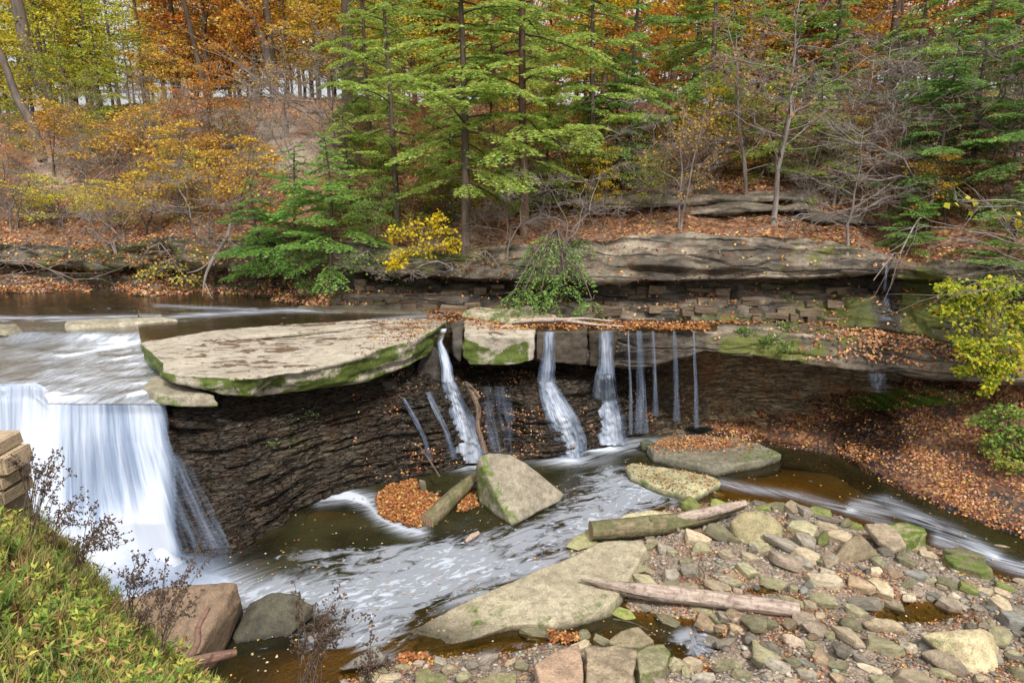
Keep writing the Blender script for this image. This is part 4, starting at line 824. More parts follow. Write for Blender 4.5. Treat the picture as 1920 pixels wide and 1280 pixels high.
flat_rock('dark_mossy_ledge', 'dark thin mossy rock behind the long low mossy rock', [(1770, 1028), (1800, 1024), (1840, 1034), (1850, 1044), (1800, 1038)], .38, .3, up_moss=.15, vox=.04, color=(.4, .42, .32))
flat_rock('pink_slab', 'flat pinkish-brown slab with a mossy left edge at the bottom of the picture', [(1003, 1244), (1040, 1218), (1085, 1204), (1093, 1240), (1095, 1300), (1045, 1310), (1012, 1275)], .62, .5, flare=.02, vox=.035, amp=.02, side_moss=.35, mat=M_stone, color=(1.18, .92, .78))
flat_rock('ripple_marked_slab', 'tan slab with wavy ripple marks, right against the pinkish slab', [(1097, 1212), (1150, 1206), (1195, 1215), (1190, 1250), (1182, 1300), (1100, 1310)], .62, .5, flare=.02, vox=.03, amp=.06, nf=5, side_moss=.1, mat=M_stone, color=(1.25, 1.12, .92))
flat_rock('wedge_stone', 'angular tan stone with a green underside above the ripple-marked slab', [(1138, 1200), (1165, 1180), (1198, 1172), (1228, 1200), (1200, 1212), (1160, 1210)], .55, .4, flare=.05, vox=.035, side_moss=.4, color=(1.1, 1.02, .85))
flat_rock('green_grey_boulder', 'upright green-grey boulder right of the ripple-marked slab', [(1192, 1224), (1215, 1208), (1245, 1205), (1258, 1222), (1240, 1250), (1200, 1262)], .6, .55, flare=.1, vox=.035, amp=.05, up_moss=.15, color=(.9, .92, .75))
flat_rock('green_brown_block', 'green-brown squared block left of the pinkish slab at the bottom of the picture', [(778, 1256), (800, 1250), (838, 1262), (842, 1290), (775, 1300)], .5, .45, flare=.03, vox=.035, up_moss=.2, color=(.7, .72, .5))
flat_rock('tan_long_block', 'long tan and green block between the squared block and the pinkish slab', [(890, 1268), (940, 1258), (970, 1262), (965, 1290), (900, 1300)], .42, .4, vox=.035, up_moss=.15, color=(.9, .85, .65))
hull_rock('pyramid_boulder', 'large pale boulder with a ridged top at the lower right', [P(1725, 1190, z=.75), P(1770, 1180, z=.85), P(1840, 1175, z=.95), P(1858, 1195, z=.9), P(1875, 1265, z=.3), P(1830, 1275, z=.3), P(1800, 1195, z=.95), P(1860, 1300, z=.1), P(1730, 1200, z=.2), P(1870, 1190, z=.1)], vox=.04, amp=.05, sm=1, color=(1.15, 1.08, .9), side_moss=.12)
hull_rock('slanting_boulder', 'brown-grey boulder lying in front of the large pale ridged boulder', [P(1725, 1222, z=.7), P(1755, 1215, z=.75), P(1790, 1225, z=.7), P(1822, 1262, z=.5), P(1790, 1275, z=.3), P(1735, 1245, z=.3), P(1730, 1235, z=0), P(1820, 1280, z=0)], vox=.035, amp=.05, sm=2, mat=M_stone, color=(1.1, 1.0, .86))
hull_rock('oval_tan_boulder', 'smooth oval tan boulder at the edge of the amber puddle', [P(1617, 1168, z=.5), P(1640, 1157, z=.6), P(1675, 1160, z=.6), P(1698, 1178, z=.5), P(1690, 1195, z=.25), P(1650, 1196, z=.2), P(1620, 1183, z=.2), P(1630, 1175, z=0), P(1695, 1190, z=0)], vox=.035, amp=.03, sm=6, mat=M_stone, color=(1.25, 1.12, .9))
MAJOR = [('the sawn log', 1250, 975), ('the long weathered log', 1300, 1110), ('the rounded mossy boulder', 1418, 995), ('the arched rock', 1605, 1030), ('the large flat stone', 1665, 1005), ('the amber puddle', 1715, 1155), ('the oval tan boulder', 1658, 1177), ('the large ridged boulder', 1800, 1225), ('the ripple-marked slab', 1145, 1245), ('the very long tan slab', 1150, 1100), ('the long low mossy rock', 1815, 1053), ('the pinkish slab', 1050, 1250), ('the splintered log end', 1110, 1100)]

# ---- stones of the bar
def stone_mesh(i, flat):
    r = random.Random(100+i); bm = bmesh.new()
    for k in range(4 if flat else 16):
        if flat: v = Vector((r.uniform(-.5, .5), r.uniform(-.5, .5), r.choice((-.5, .5))*r.uniform(.75, 1)))
        else: v = Vector((r.gauss(0, 1), r.gauss(0, 1), r.gauss(0, 1))).normalized()*.5
        bm.verts.new(v)
    if flat:
        m_ = r.choice((4, 5, 5, 6))
        for q in range(m_):
            an = 6.283*(q+r.uniform(-.3, .3))/m_; q = (.52*math.cos(an)*r.uniform(.75, 1.05), .52*math.sin(an)*r.uniform(.75, 1.05)); tp = r.uniform(.75, 1.05)
            bm.verts.new((q[0]*tp, q[1]*tp, .42*r.uniform(.6, 1.1))); bm.verts.new((q[0], q[1], -.4))
    bmesh.ops.convex_hull(bm, input=bm.verts[:])
    for v in [v for v in bm.verts if not v.link_faces]: bm.verts.remove(v)
    bmesh.ops.bevel(bm, geom=bm.edges[:], offset=.045 if flat else .08, segments=1, affect='EDGES', clamp_overlap=True)
    bmesh.ops.triangulate(bm, faces=bm.faces[:]); bmesh.ops.subdivide_edges(bm, edges=bm.edges[:], cuts=1, smooth=.25 if not flat else .05)
    V = np.array([v.co for v in bm.verts]); n = .045*fbm(V[:, 0]*4+i, V[:, 1]*4, V[:, 2]*4, 3)
    for v, q in zip(bm.verts, n): v.co *= 1+q*1.6
    bmesh.ops.dissolve_degenerate(bm, dist=.002, edges=bm.edges[:])
    me = bpy.data.meshes.new('stone'); bm.to_mesh(me); bm.free(); me.materials.append(M_stone)
    me.polygons.foreach_set('use_smooth', np.ones(len(me.polygons), bool)); me.set_sharp_from_angle(angle=R(24)); return me
FLAT = [stone_mesh(i, True) for i in range(14)]; RND = [stone_mesh(i+20, False) for i in range(5)]
SCOL = {'tan': (1.12, 1.02, .84), 'grey': (.82, .81, .78), 'green': (.8, .82, .6), 'pink': (1.0, .89, .82), 'dark': (.42, .41, .4), 'brown': (.9, .74, .58), 'pale': (1.5, 1.42, 1.25), 'bluegrey': (.62, .68, .74), 'mossy': (.55, .68, .25)}
SN = {'tan': 'tan', 'grey': 'grey', 'green': 'green-tinged', 'pink': 'pinkish', 'dark': 'dark', 'brown': 'brown', 'pale': 'pale', 'bluegrey': 'blue-grey', 'mossy': 'moss-covered'}
# (crop x, crop y, width, height, angle, colour, flat) read off the photograph in an enlargement of its lower right
ST = [(228, 452, 100, 130, -70, 'green', 1), (80, 470, 170, 70, -15, 'tan', 1), (110, 515, 110, 60, -25, 'green', 1), (255, 547, 100, 45, 5, 'tan', 1), (385, 565, 110, 40, 8, 'tan', 1), (352, 628, 125, 65, 12, 'green', 1), (35, 645, 110, 80, 10, 'grey', 1),
 (190, 725, 150, 70, 0, 'tan', 0), (270, 708, 110, 45, 5, 'green', 1), (515, 665, 150, 65, 14, 'green', 1), (600, 510, 80, 150, -60, 'grey', 1), (695, 495, 140, 75, 38, 'grey', 1), (580, 585, 110, 120, -50, 'pink', 1), (690, 570, 140, 90, 30, 'tan', 1), (675, 605, 100, 60, 20, 'grey', 1),
 (880, 460, 145, 65, 10, 'tan', 1), (675, 420, 170, 75, 5, 'green', 1), (765, 470, 90, 85, 10, 'mossy', 0), (770, 330, 110, 65, 0, 'mossy', 0), (620, 305, 100, 60, 8, 'tan', 1), (685, 318, 80, 70, -20, 'grey', 1), (635, 360, 110, 40, 5, 'grey', 1), (525, 290, 100, 55, -20, 'green', 1), (440, 300, 90, 30, 0, 'mossy', 1), (435, 272, 100, 28, 0, 'dark', 1),
 (820, 360, 120, 28, -4, 'dark', 1), (810, 393, 120, 40, 5, 'tan', 1), (955, 395, 90, 40, 6, 'mossy', 1), (625, 395, 90, 45, 0, 'grey', 1), (40, 285, 110, 90, 20, 'mossy', 0), (200, 280, 90, 60, -10, 'mossy', 0), (200, 207, 90, 30, 0, 'green', 1), (1285, 500, 130, 50, 15, 'tan', 1), (1370, 560, 100, 40, 8, 'tan', 1),
 (1130, 547, 80, 60, 0, 'dark', 0), (1095, 600, 80, 60, 15, 'green', 0), (1250, 595, 100, 70, 10, 'green', 0), (1605, 568, 90, 40, 12, 'tan', 0), (800, 695, 175, 85, 4, 'pale', 1), (805, 650, 90, 35, 2, 'pale', 1), (990, 720, 165, 65, 14, 'brown', 1), (1110, 725, 130, 80, 25, 'tan', 1), (1022, 643, 70, 40, 0, 'dark', 0), (1185, 665, 80, 55, -10, 'brown', 0),
 (1080, 645, 60, 50, 0, 'pale', 1), (1250, 705, 50, 70, 50, 'green', 1), (1300, 670, 120, 50, 20, 'bluegrey', 1), (990, 805, 205, 75, 12, 'grey', 1), (1250, 800, 90, 60, 35, 'pale', 0), (1165, 830, 130, 60, 25, 'tan', 1), (790, 815, 130, 75, 15, 'green', 1), (600, 815, 130, 75, 10, 'green', 0), (705, 830, 80, 45, 20, 'tan', 1), (660, 750, 70, 50, 0, 'bluegrey', 0),
 (620, 745, 80, 45, -15, 'green', 1), (490, 730, 80, 45, 0, 'green', 0), (415, 683, 45, 40, 0, 'bluegrey', 0), (195, 668, 60, 40, 0, 'grey', 0), (310, 765, 45, 40, 0, 'pink', 0), (125, 930, 110, 110, -60, 'brown', 1), (195, 895, 100, 60, 15, 'green', 1), (220, 955, 75, 40, 5, 'brown', 1), (295, 945, 50, 75, -60, 'brown', 1), (405, 950, 150, 110, 15, 'green', 0), (490, 945, 80, 60, 10, 'green', 1),
 (590, 940, 90, 65, 10, 'brown', 1), (680, 915, 110, 75, 5, 'pink', 0), (765, 900, 80, 45, 0, 'tan', 1), (735, 975, 130, 90, 0, 'pink', 0), (705, 1010, 90, 50, 5, 'brown', 0), (905, 935, 175, 80, 18, 'green', 0), (960, 885, 110, 55, 5, 'green', 1), (930, 1020, 180, 85, 30, 'tan', 0), (1115, 1080, 205, 90, 5, 'green', 1), (885, 1095, 110, 90, 30, 'dark', 0), (350, 1020, 125, 80, 0, 'grey', 0),
 (370, 1083, 70, 50, 0, 'pink', 0), (470, 1095, 120, 200, -45, 'green', 1), (618, 1045, 120, 85, 8, 'pink', 0), (815, 1000, 70, 60, 0, 'green', 0), (720, 1065, 90, 55, 5, 'green', 0), (770, 1130, 90, 100, 0, 'brown', 0), (712, 1120, 40, 70, -70, 'tan', 0), (1265, 1075, 85, 60, 40, 'pale', 1), (1340, 1065, 90, 50, 0, 'tan', 1), (1315, 1160, 60, 35, 0, 'grey', 0), (1050, 1185, 120, 45, 0, 'pale', 0),
 (1005, 1135, 110, 35, 3, 'grey', 1), (860, 1180, 110, 55, -5, 'green', 1), (690, 1215, 110, 65, 5, 'grey', 1), (535, 1190, 125, 80, 5, 'grey', 0), (575, 1240, 110, 45, 5, 'pink', 0), (240, 1205, 110, 90, -30, 'green', 0), (120, 1255, 120, 70, -10, 'grey', 0), (325, 1245, 110, 60, -15, 'green', 1), (600, 1155, 100, 50, 20, 'green', 1), (680, 1155, 110, 40, 35, 'bluegrey', 1),
 (860, 1235, 70, 60, 0, 'brown', 0), (935, 1265, 80, 35, 0, 'pale', 1), (1110, 1250, 120, 80, 0, 'green', 1), (1310, 1250, 230, 110, -5, 'tan', 1), (1775, 1005, 110, 100, 20, 'green', 0), (1690, 960, 70, 45, 0, 'pink', 1), (1720, 935, 60, 25, 5, 'pale', 1), (1840, 925, 160, 90, 20, 'bluegrey', 1), (1860, 860, 100, 45, 0, 'grey', 1), (1880, 990, 90, 40, 15, 'dark', 1), (1870, 1080, 100, 45, 0, 'green', 1),
 (1860, 1140, 120, 50, 10, 'dark', 1), (1880, 1220, 110, 100, 0, 'green', 0), (1495, 835, 120, 85, 30, 'pink', 1), (1575, 840, 70, 35, 5, 'grey', 0), (1520, 760, 55, 60, 60, 'pale', 0), (1600, 745, 110, 50, 10, 'mossy', 1), (1800, 735, 120, 45, -8, 'mossy', 1), (1790, 765, 100, 40, 22, 'tan', 1), (1725, 860, 60, 35, 0, 'bluegrey', 0), (1660, 855, 80, 30, 0, 'grey', 0), (1780, 862, 45, 30, 0, 'grey', 0),
 (1560, 785, 60, 45, 0, 'grey', 0), (1380, 690, 70, 40, 0, 'green', 0), (1310, 745, 60, 30, 0, 'pink', 1), (1390, 803, 50, 30, 0, 'grey', 1), (1900, 700, 110, 35, 4, 'tan', 1), (215, 860, 60, 40, 0, 'tan', 0), (165, 1030, 75, 85, 0, 'dark', 1), (245, 1035, 60, 100, 55, 'grey', 1), (20, 1210, 40, 80, 0, 'green', 0), (1440, 1210, 110, 50, 10, 'green', 1)]
ST2 = [(1405, 760, 110, 35, 35, 'bluegrey', 1), (1625, 605, 60, 70, -60, 'dark', 1), (1790, 500, 90, 45, -15, 'tan', 0)]
ST3 = [(1105, 985, 230, 60, 0, 'green', 1), (1590, 885, 150, 70, 10, 'mossy', 1), (1330, 990, 115, 95, 0, 'green', 0), (1185, 1010, 60, 60, 0, 'brown', 0), (1700, 705, 80, 100, -55, 'green', 1), (1625, 715, 60, 50, 15, 'green', 1), (1755, 490, 90, 50, 0, 'tan', 0), (1810, 520, 110, 50, -25, 'grey', 1), (1840, 680, 120, 80, -10, 'grey', 1), (1840, 745, 140, 60, -5, 'green', 1), (1830, 920, 170, 60, 25, 'green', 1),
 (705, 1170, 120, 70, 0, 'grey', 0), (345, 1180, 80, 40, 0, 'green', 0), (430, 1165, 80, 45, -15, 'pink', 1), (680, 1120, 60, 35, 0, 'pink', 0), (800, 1190, 60, 50, 0, 'grey', 0), (655, 1245, 130, 80, 0, 'green', 0), (260, 1245, 150, 65, -10, 'tan', 1), (1075, 1000, 80, 35, 0, 'bluegrey', 1), (860, 1215, 100, 45, -40, 'grey', 1), (1010, 1175, 90, 50, 0, 'green', 1), (1870, 1180, 110, 90, -20, 'green', 0), (1770, 1265, 80, 45, 0, 'pink', 1)]
placed = []
def put_stone(px, py, w, h, ang, colr, flat, label=None, group=None, wet=False):
    q = P(px, py+h*.2, z=.1); zb = float(bedz(np.array([q[0]]), np.array([q[1]]))[0]); q = P(px, py+h*.1, z=max(zb, -.05)+.1); zb = float(bedz(np.array([q[0]]), np.array([q[1]]))[0])
    _, _, f = proj(q); sc = f/1280; dn = (CAMZ-q[2])/math.hypot(q[0], q[1], CAMZ-q[2])
    W_ = w*sc; A_ = h*sc
    H_ = min(.5*W_, .55*A_/math.cos(math.asin(dn))) if flat else min(.62*W_, .62*A_/math.cos(math.asin(dn))); D_ = max((A_-.6*H_)/dn, .45*min(W_, A_*1.5))
    if W_ < .02: return
    o = link('stone', random.choice(FLAT if flat else RND)); c = SCOL[colr]; j = random.uniform(1.0, 1.35); o.color = (c[0]*j, c[1]*j, c[2]*j, 1)
    o.scale = (W_*1.2, D_*1.2, H_*1.25); o.rotation_euler = (random.uniform(-.1, .38), random.uniform(-.25, .25), -R(ang)*1.1-math.atan2(q[0], q[1])*.6+random.uniform(-.1, .1))
    o.location = (q[0], q[1], max(zb, -.12)+H_*.46)
    tag(o, label, 'stone', group); placed.append((q[0], q[1], max(W_, D_)*.5)); return o
allst = [(1280+a/2.977, 850+b/2.977, w/2.977, h/2.977, g, c, f) for a, b, w, h, g, c, f in ST+ST2]+[(640+a/2.977, 850+b/2.977, w/2.977, h/2.977, g, c, f) for a, b, w, h, g, c, f in ST3]
ORD = ['nearest', 'second nearest', 'third nearest', 'fourth nearest', 'fifth nearest', 'sixth nearest', 'seventh nearest', 'eighth nearest', 'ninth nearest', 'tenth nearest', 'eleventh nearest', 'twelfth nearest']
keys = {}
for i, t in enumerate(allst):
    lm = min(MAJOR, key=lambda m_: math.hypot(m_[1]-t[0], (m_[2]-t[1])*1.5)); dx, dy = t[0]-lm[1], (t[1]-lm[2])*1.5
    side = ('right of' if dx > 0 else 'left of') if abs(dx) > abs(dy) else ('in front of' if dy > 0 else 'behind')
    keys.setdefault((SN[t[5]], 'flat' if t[6] else 'rounded', side, lm[0]), []).append((math.hypot(dx, dy), i))
labs = {}
for k, L in keys.items():
    L.sort()
    for r, (_, i) in enumerate(L):
        sz = 'large ' if allst[i][2] > 42 else ('small ' if allst[i][2] < 22 else '')
        labs[i] = f"{sz}{k[0]} {k[1]} stone {k[2]} {k[3]}"+('' if len(L) == 1 else f", {ORD[r]} such")
for i, t in enumerate(allst): put_stone(*t, label=labs[i], group='stones of the gravel bar')
# loose filler stones between them, then pebbles
tries = 0; nf = 0; FC = ['tan', 'grey', 'green', 'pink', 'dark', 'brown', 'tan', 'grey', 'bluegrey', 'green']
while nf < 128 and tries < 6000:
    tries += 1; px = random.uniform(680, 1990); py = random.uniform(965, 1310); q = P(px, py, z=.1)
    if sdist(np.array([q[0]]), np.array([q[1]]), BAR)[0] < .1: continue
    if blobs(px, py, PUD) > .12: continue
    w = random.uniform(14, 34)*(1+(py-960)/500); rad = w*q[1]/1280*.5
    if any((q[0]-a)**2+(q[1]-b)**2 < (r*.85+rad*.8)**2 for a, b, r in placed): continue
    if any(abs(px-m_[1]) < 55 and abs(py-m_[2]) < 24 for m_ in MAJOR if 'log' not in m_[0] and 'puddle' not in m_[0]): continue
    put_stone(px, py, w, w*random.uniform(.4, .7), random.uniform(-30, 30), random.choice(FC), random.random() < .5, 'small loose stone lying between the larger stones of the gravel bar', 'small loose stones of the bar'); nf += 1
pb_V = []; pb_F = []; base = 0
vv = [np.array([v.co for v in m_.vertices]) for m_ in RND[:3]]; ff = []
def ico():
    bm = bmesh.new(); bmesh.ops.create_icosphere(bm, subdivisions=1, radius=.5); V = np.array([v.co for v in bm.verts]); F = np.array([[v.index for v in f.verts] for f in bm.faces]); bm.free(); return V, F
IV, IF = ico(); npb = 9000
X, Y = rng.uniform(-5, 24, npb*4), rng.uniform(8, 20, npb*4); sd = sdist(X, Y, BAR); k = (sd > -.4) & (rng.random(len(X)) < .9)
X, Y = X[k][:npb], Y[k][:npb]; Zb = bedz(X, Y); n = len(X); S = rng.uniform(.03, .10, n)*(1+1.6*rng.random(n)**5); yaw = rng.uniform(0, 6.28, n)
V = IV[None]*(1+.25*rng.uniform(-1, 1, (n, len(IV), 1))); V = V*np.stack([S, S*rng.uniform(.5, .9, n), S*rng.uniform(.3, .6, n)], -1)[:, None]
V = np.stack([V[..., 0]*np.cos(yaw)[:, None]-V[..., 1]*np.sin(yaw)[:, None], V[..., 0]*np.sin(yaw)[:, None]+V[..., 1]*np.cos(yaw)[:, None], V[..., 2]], -1)+np.stack([X, Y, Zb+S*.12], -1)[:, None]
s = Nt('pebble'); pc = s.mix(s.mr(s.noise(20, 4), .4, .6), s.attr('Col', 'Color'), s.mix(1., s.attr('Col', 'Color'), (.7, .68, .65), 'MULTIPLY')); M_peb = s.end(s.pbr(pc, .8))
pal = np.array([(.3, .26, .2), (.36, .33, .28), (.2, .18, .15), (.34, .26, .22), (.26, .28, .2), (.42, .36, .28), (.14, .13, .12)])
me = mesh_np('pebbles', V.reshape(-1, 3), (IF[None]+np.arange(n)[:, None, None]*len(IV)).reshape(-1, 3), M_peb, col=np.repeat(pal[rng.integers(0, 7, n)]*rng.uniform(.75, 1.2, (n, 1)), len(IV), 0), smooth=False)
tag(link('pebbles', me), 'small pebbles and gravel filling the bar', kind='stuff')

# ================================================================== WOOD: logs and driftwood
def log(name, label, pts, rad, mat, k=14, rough=.03, splinter=None, branches=(), cat='log', endmat=None, color=None):
    pts = catmull(np.array(pts), max(12, int(len(pts)*8))); rad = np.interp(np.linspace(0, 1, len(pts)), np.linspace(0, 1, len(rad)), rad)
    n = len(pts); t = np.gradient(pts, axis=0); L = np.cumsum(np.r_[0, np.linalg.norm(np.diff(pts, axis=0), axis=1)]); t /= np.linalg.norm(t, axis=1, keepdims=True)
    a = np.cross(t, (0, 0, 1.)); a /= np.linalg.norm(a, axis=1, keepdims=True)+1e-9; b = np.cross(a, t); th = np.arange(k+1)*2*math.pi/k
    rr = rad[:, None]*(1+rough*6*fbm(np.cos(th)[None]*1.5+L[:, None]*.2, np.sin(th)[None]*1.5, L[:, None]*1.1, 4))
    if splinter: rr = rr*np.clip(np.minimum(1, (L[:, None]/splinter)+.9*fbm(th[None]*1.5*0+np.cos(th)[None]*2, np.sin(th)[None]*2, 0, 2)+.15), .06, 1)
    V = pts[:, None]+rr[..., None]*(np.cos(th)[None, :, None]*a[:, None]+np.sin(th)[None, :, None]*b[:, None])
    uv = np.stack([L[:, None]*np.ones(k+1)[None], np.ones((n, 1))*th[None]/6.28*.5], -1).reshape(-1, 2)
    V = V.reshape(-1, 3); c = pts.mean(0); me = mesh_np(name, V-c, grid_faces(n, k+1), mat, uv=uv); o = link(name, me, None, c)
    caps = Tubes()
    for e, s_ in ((0, -1), (n-1, 1)):
        if e == 0 and splinter: continue
        p0 = pts[e]-c+t[e]*s_*.004; ringr = rr[e]*.995; ring = p0+ringr[:, None]*(np.cos(th)[:, None]*a[e]+np.sin(th)[:, None]*b[e])
        Vc = np.concatenate([ring[:-1], [p0+t[e]*s_*.015]]); F = np.stack([np.arange(k), np.roll(np.arange(k), -1), np.full(k, k)], -1)
        cm = mesh_np('cut_end', Vc, F, endmat or M_cut, smooth=False); link('cut_end', cm, o)
    if color: o.color = (*color, 1)
    for br in branches:
        p2 = catmull(np.array(br[0]), 10)-c; T = Tubes(); T.add(p2, np.linspace(br[1], br[2], 10), 7); bo = link('branch_stub', T.mesh('branch_stub', mat, .01, 4), o)
    return tag(o, label, cat)
s = Nt('cut_wood'); dd = s.n('ShaderNodeTexWave', wave_type='RINGS'); s.l(s.pos, dd.inputs[0]); dd.inputs['Scale'].default_value = 8; dd.inputs['Distortion'].default_value = 3
M_cut = s.end(s.pbr(s.mix(dd.outputs[1], (.3, .2, .12), (.18, .11, .07)), .8))
log('mossy_log', 'mossy log slanting out of the pool against the wedge-shaped boulder', [P(800, 980, z=.08), P(828, 952, z=.2), P(855, 925, z=.32), P(893, 893, z=.45)], [.26, .25, .22, .17], M_mlog)
log('sawn_log', 'thick sawn log with a cut end resting on rocks beside the pool', [P(1108, 995, z=.5), P(1160, 990, z=.52), P(1210, 985, z=.52), P(1272, 978, z=.5), P(1330, 966, z=.5), P(1392, 948, z=.55)], [.27, .26, .27, .25, .18, .11], M_mlog, branches=[([P(1215, 980, z=.6), P(1222, 972, z=.8)], .07, .05), ([P(1268, 985, z=.5), P(1274, 997, z=.4)], .06, .05)])
log('pale_log', 'pale barkless log lying along the top of the sawn log', [P(1250, 974, z=.62), P(1300, 966, z=.66), P(1350, 955, z=.68), P(1397, 943, z=.66)], [.1, .15, .14, .1], M_drift, color=(1, 1, 1))
log('weathered_log', 'long weathered purple-brown log with a splintered left end lying across the bar', [P(1088, 1086, z=.45), P(1130, 1096, z=.42), P(1180, 1104, z=.42), P(1300, 1118, z=.42), P(1400, 1131, z=.42), P(1498, 1143, z=.45)], [.1, .17, .19, .19, .18, .17], M_drift, splinter=1.3, rough=.02)
log('dead_branch', 'dark wet dead branch propped upright between the small falls', [P(875, 721, Y=21.8), P(888, 742, Y=21.3), P(897, 770, Y=21.1), P(896, 800, Y=20.9), P(905, 830, Y=20.6), P(912, 850, Y=20.4)], [.06, .09, .09, .08, .09, .07], M_dwood, k=9, rough=.04, branches=[([P(900, 745, Y=21.3), P(880, 720, Y=21.5), P(868, 716, Y=21.7)], .05, .02)])
log('thin_stick', 'thin dark stick leaning against the wall below the leftmost trickle', [P(786, 835, Y=20.9), P(805, 862, Y=20.6), P(824, 892, Y=19.9)], [.015, .03, .03], M_dwood, k=6, cat='stick')
log('forked_driftwood', 'reddish driftwood limb crossing the bottom left corner at the bank foot', [P(300, 1250, z=1.9), P(350, 1243, z=1.9), P(400, 1232, z=1.85), P(443, 1222, z=1.8)], [.09, .1, .09, .06], M_drwet, color=(1, 1, 1), k=9, branches=[([P(350, 1240, z=1.9), P(370, 1205, z=2.0), P(372, 1175, z=2.15), P(392, 1138, z=2.35)], .07, .035)], cat='driftwood')
log('shelf_driftwood', 'pale forked driftwood lying on leaves along the shelf above the falls', [P(962, 605, z=4.62), P(1010, 600, z=4.7), P(1060, 601, z=4.68), P(1110, 608, z=4.62), P(1170, 612, z=4.6)], [.04, .1, .09, .06, .03], M_drift, k=8, branches=[([P(1040, 600, z=4.72), P(1090, 597, z=4.75), P(1150, 602, z=4.68)], .06, .03)], cat='driftwood')
log('chip_of_wood', 'short splintered piece of wood floating in the foam below the wedge boulder', [P(873, 1015, z=.03), P(885, 1006, z=.1), P(898, 998, z=.16)], [.05, .1, .06], M_drift, k=7, cat='driftwood')
log('leaning_bare_limb', 'pale bare limb leaning down into the water at the far left shore', [P(432, 418, Y=30.5), P(425, 445, Y=30.2), P(400, 485, Y=29.8), P(385, 520, Y=29.5), P(380, 555, Y=29.2)], [.05, .09, .09, .06, .02], M_twig, k=7, branches=[([P(400, 485, Y=29.8), P(375, 505, Y=29.6), P(350, 512, Y=29.5)], .05, .02), ([P(384, 530, Y=29.4), P(395, 555, Y=29.1), P(400, 560, Y=29)], .03, .01)], cat='limb')

# ================================================================== TREES
def fan(base, dirv, L, droop=.25, wid=.42, dens=1., ls=.12):      # one flat needle spray: leaflets either side of drooping side twigs
    K = max(5, int(L/.10*dens)); M = max(3, int(L*wid/.075)); t = np.repeat((np.arange(K)+.6)/K, 2)+rng.normal(0, .01, 2*K); sg = np.tile([1., -1.], K)
    d = dirv/np.linalg.norm(dirv); s_ = np.cross(d, (0, 0, 1.)); s_ /= np.linalg.norm(s_)+1e-9
    ax = base+d*(t*L)[:, None]; ax[:, 2] -= droop*L*t**2
    tl = L*wid*np.clip(1.15-t, 0.12, 1)*(.35+.65*np.minimum(1, t*4))*rng.uniform(.7, 1.15, 2*K)
    td = d*.62+sg[:, None]*s_*.78; td[:, 2] += -.1+rng.normal(0, .06, 2*K)
    m = (np.arange(M)+.5)/M; m = m[None]+rng.normal(0, .05, (2*K, M)); keep = m*1. < 1.2
    p = ax[:, None]+td[:, None]*(tl[:, None]*m)[..., None]; p[..., 2] -= .35*tl[:, None]*m**2; p += rng.normal(0, .012, p.shape)
    al = rng.choice([-1., 1.], (2*K, M))[..., None]; dd = td[:, None]+al*np.cross(td, (0, 0, 1.))[:, None]*.7+rng.normal(0, .15, p.shape)
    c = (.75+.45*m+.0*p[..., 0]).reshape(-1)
    return p.reshape(-1, 3), dd.reshape(-1, 3), rng.uniform(ls*.7, ls*1.35, p[..., 0].size), c
def build_needles(name, parts, wfac=.5):
    p = np.concatenate([a[0] for a in parts]); d = np.concatenate([a[1] for a in parts]); L = np.concatenate([a[2] for a in parts]); c = np.concatenate([a[3] for a in parts])
    N = np.array((0, 0, .6))+.8*rdir(len(p)); V, F = leaf_geo(p, d, N, L, L*wfac, .1)
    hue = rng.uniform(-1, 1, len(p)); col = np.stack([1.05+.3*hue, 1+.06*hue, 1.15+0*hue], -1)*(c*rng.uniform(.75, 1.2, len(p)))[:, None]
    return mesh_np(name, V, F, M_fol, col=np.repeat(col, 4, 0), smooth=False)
def hemlock(seed, H, Rr, zl, nb, ls=.13, wfac=.4):
    global rng; keep = rng; rng = np.random.default_rng(seed); T = Tubes(); parts = []
    zz = np.linspace(0, 1, 10); tr = np.stack([.12*np.sin(zz*3+seed), .1*np.cos(zz*4+seed), zz*H], -1); tr -= tr[0]; tr[0, 2] = -.4
    T.add(tr, .0095*H*(1-zz)+.02, 7)
    for i in range(nb):
        f = zl+(1-zl)*((i+rng.random())/nb)**.9; z = f*H; az = i*2.4+rng.uniform(-.4, .4); L = Rr*(1-((f-zl)/(1-zl))**1.5*.85)*rng.uniform(.3, 1.3)*(.7+.3*min(1, (f-zl)*6))
        b = np.array((np.interp(f, zz, tr[:, 0]), np.interp(f, zz, tr[:, 1]), z)); d = np.array((math.cos(az), math.sin(az), rng.uniform(-.3, .55)))
        tt = np.linspace(0, 1, 5); br = b+d*(tt*L*.9)[:, None]; br[:, 2] -= .22*L*tt**2; T.add(br, np.linspace(.012*L+.012, .006, 5), 4)
        parts.append(fan(b+d*L*.18, d, L*.85, .26, .38, .85, ls))
        for s_ in (-1, 1):
            for q in (.35, .62):
                if L > .8: d2 = d+s_*np.cross(d, (0, 0, 1.))*rng.uniform(.6, .9); parts.append(fan(b+d*L*q-np.array((0, 0, .2*L*q*q)), d2, L*.42, .35, .45, .85, ls))
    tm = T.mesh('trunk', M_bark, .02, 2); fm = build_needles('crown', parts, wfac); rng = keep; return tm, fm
HEM = [hemlock(1, 11, 2.3, .1, 78, .12), hemlock(2, 12, 2.3, .13, 82, .12), hemlock(3, 9, 2.2, .06, 72, .12), hemlock(4, 5, 2.1, .02, 66, .11), hemlock(5, 13, 2.3, .15, 84, .12)]
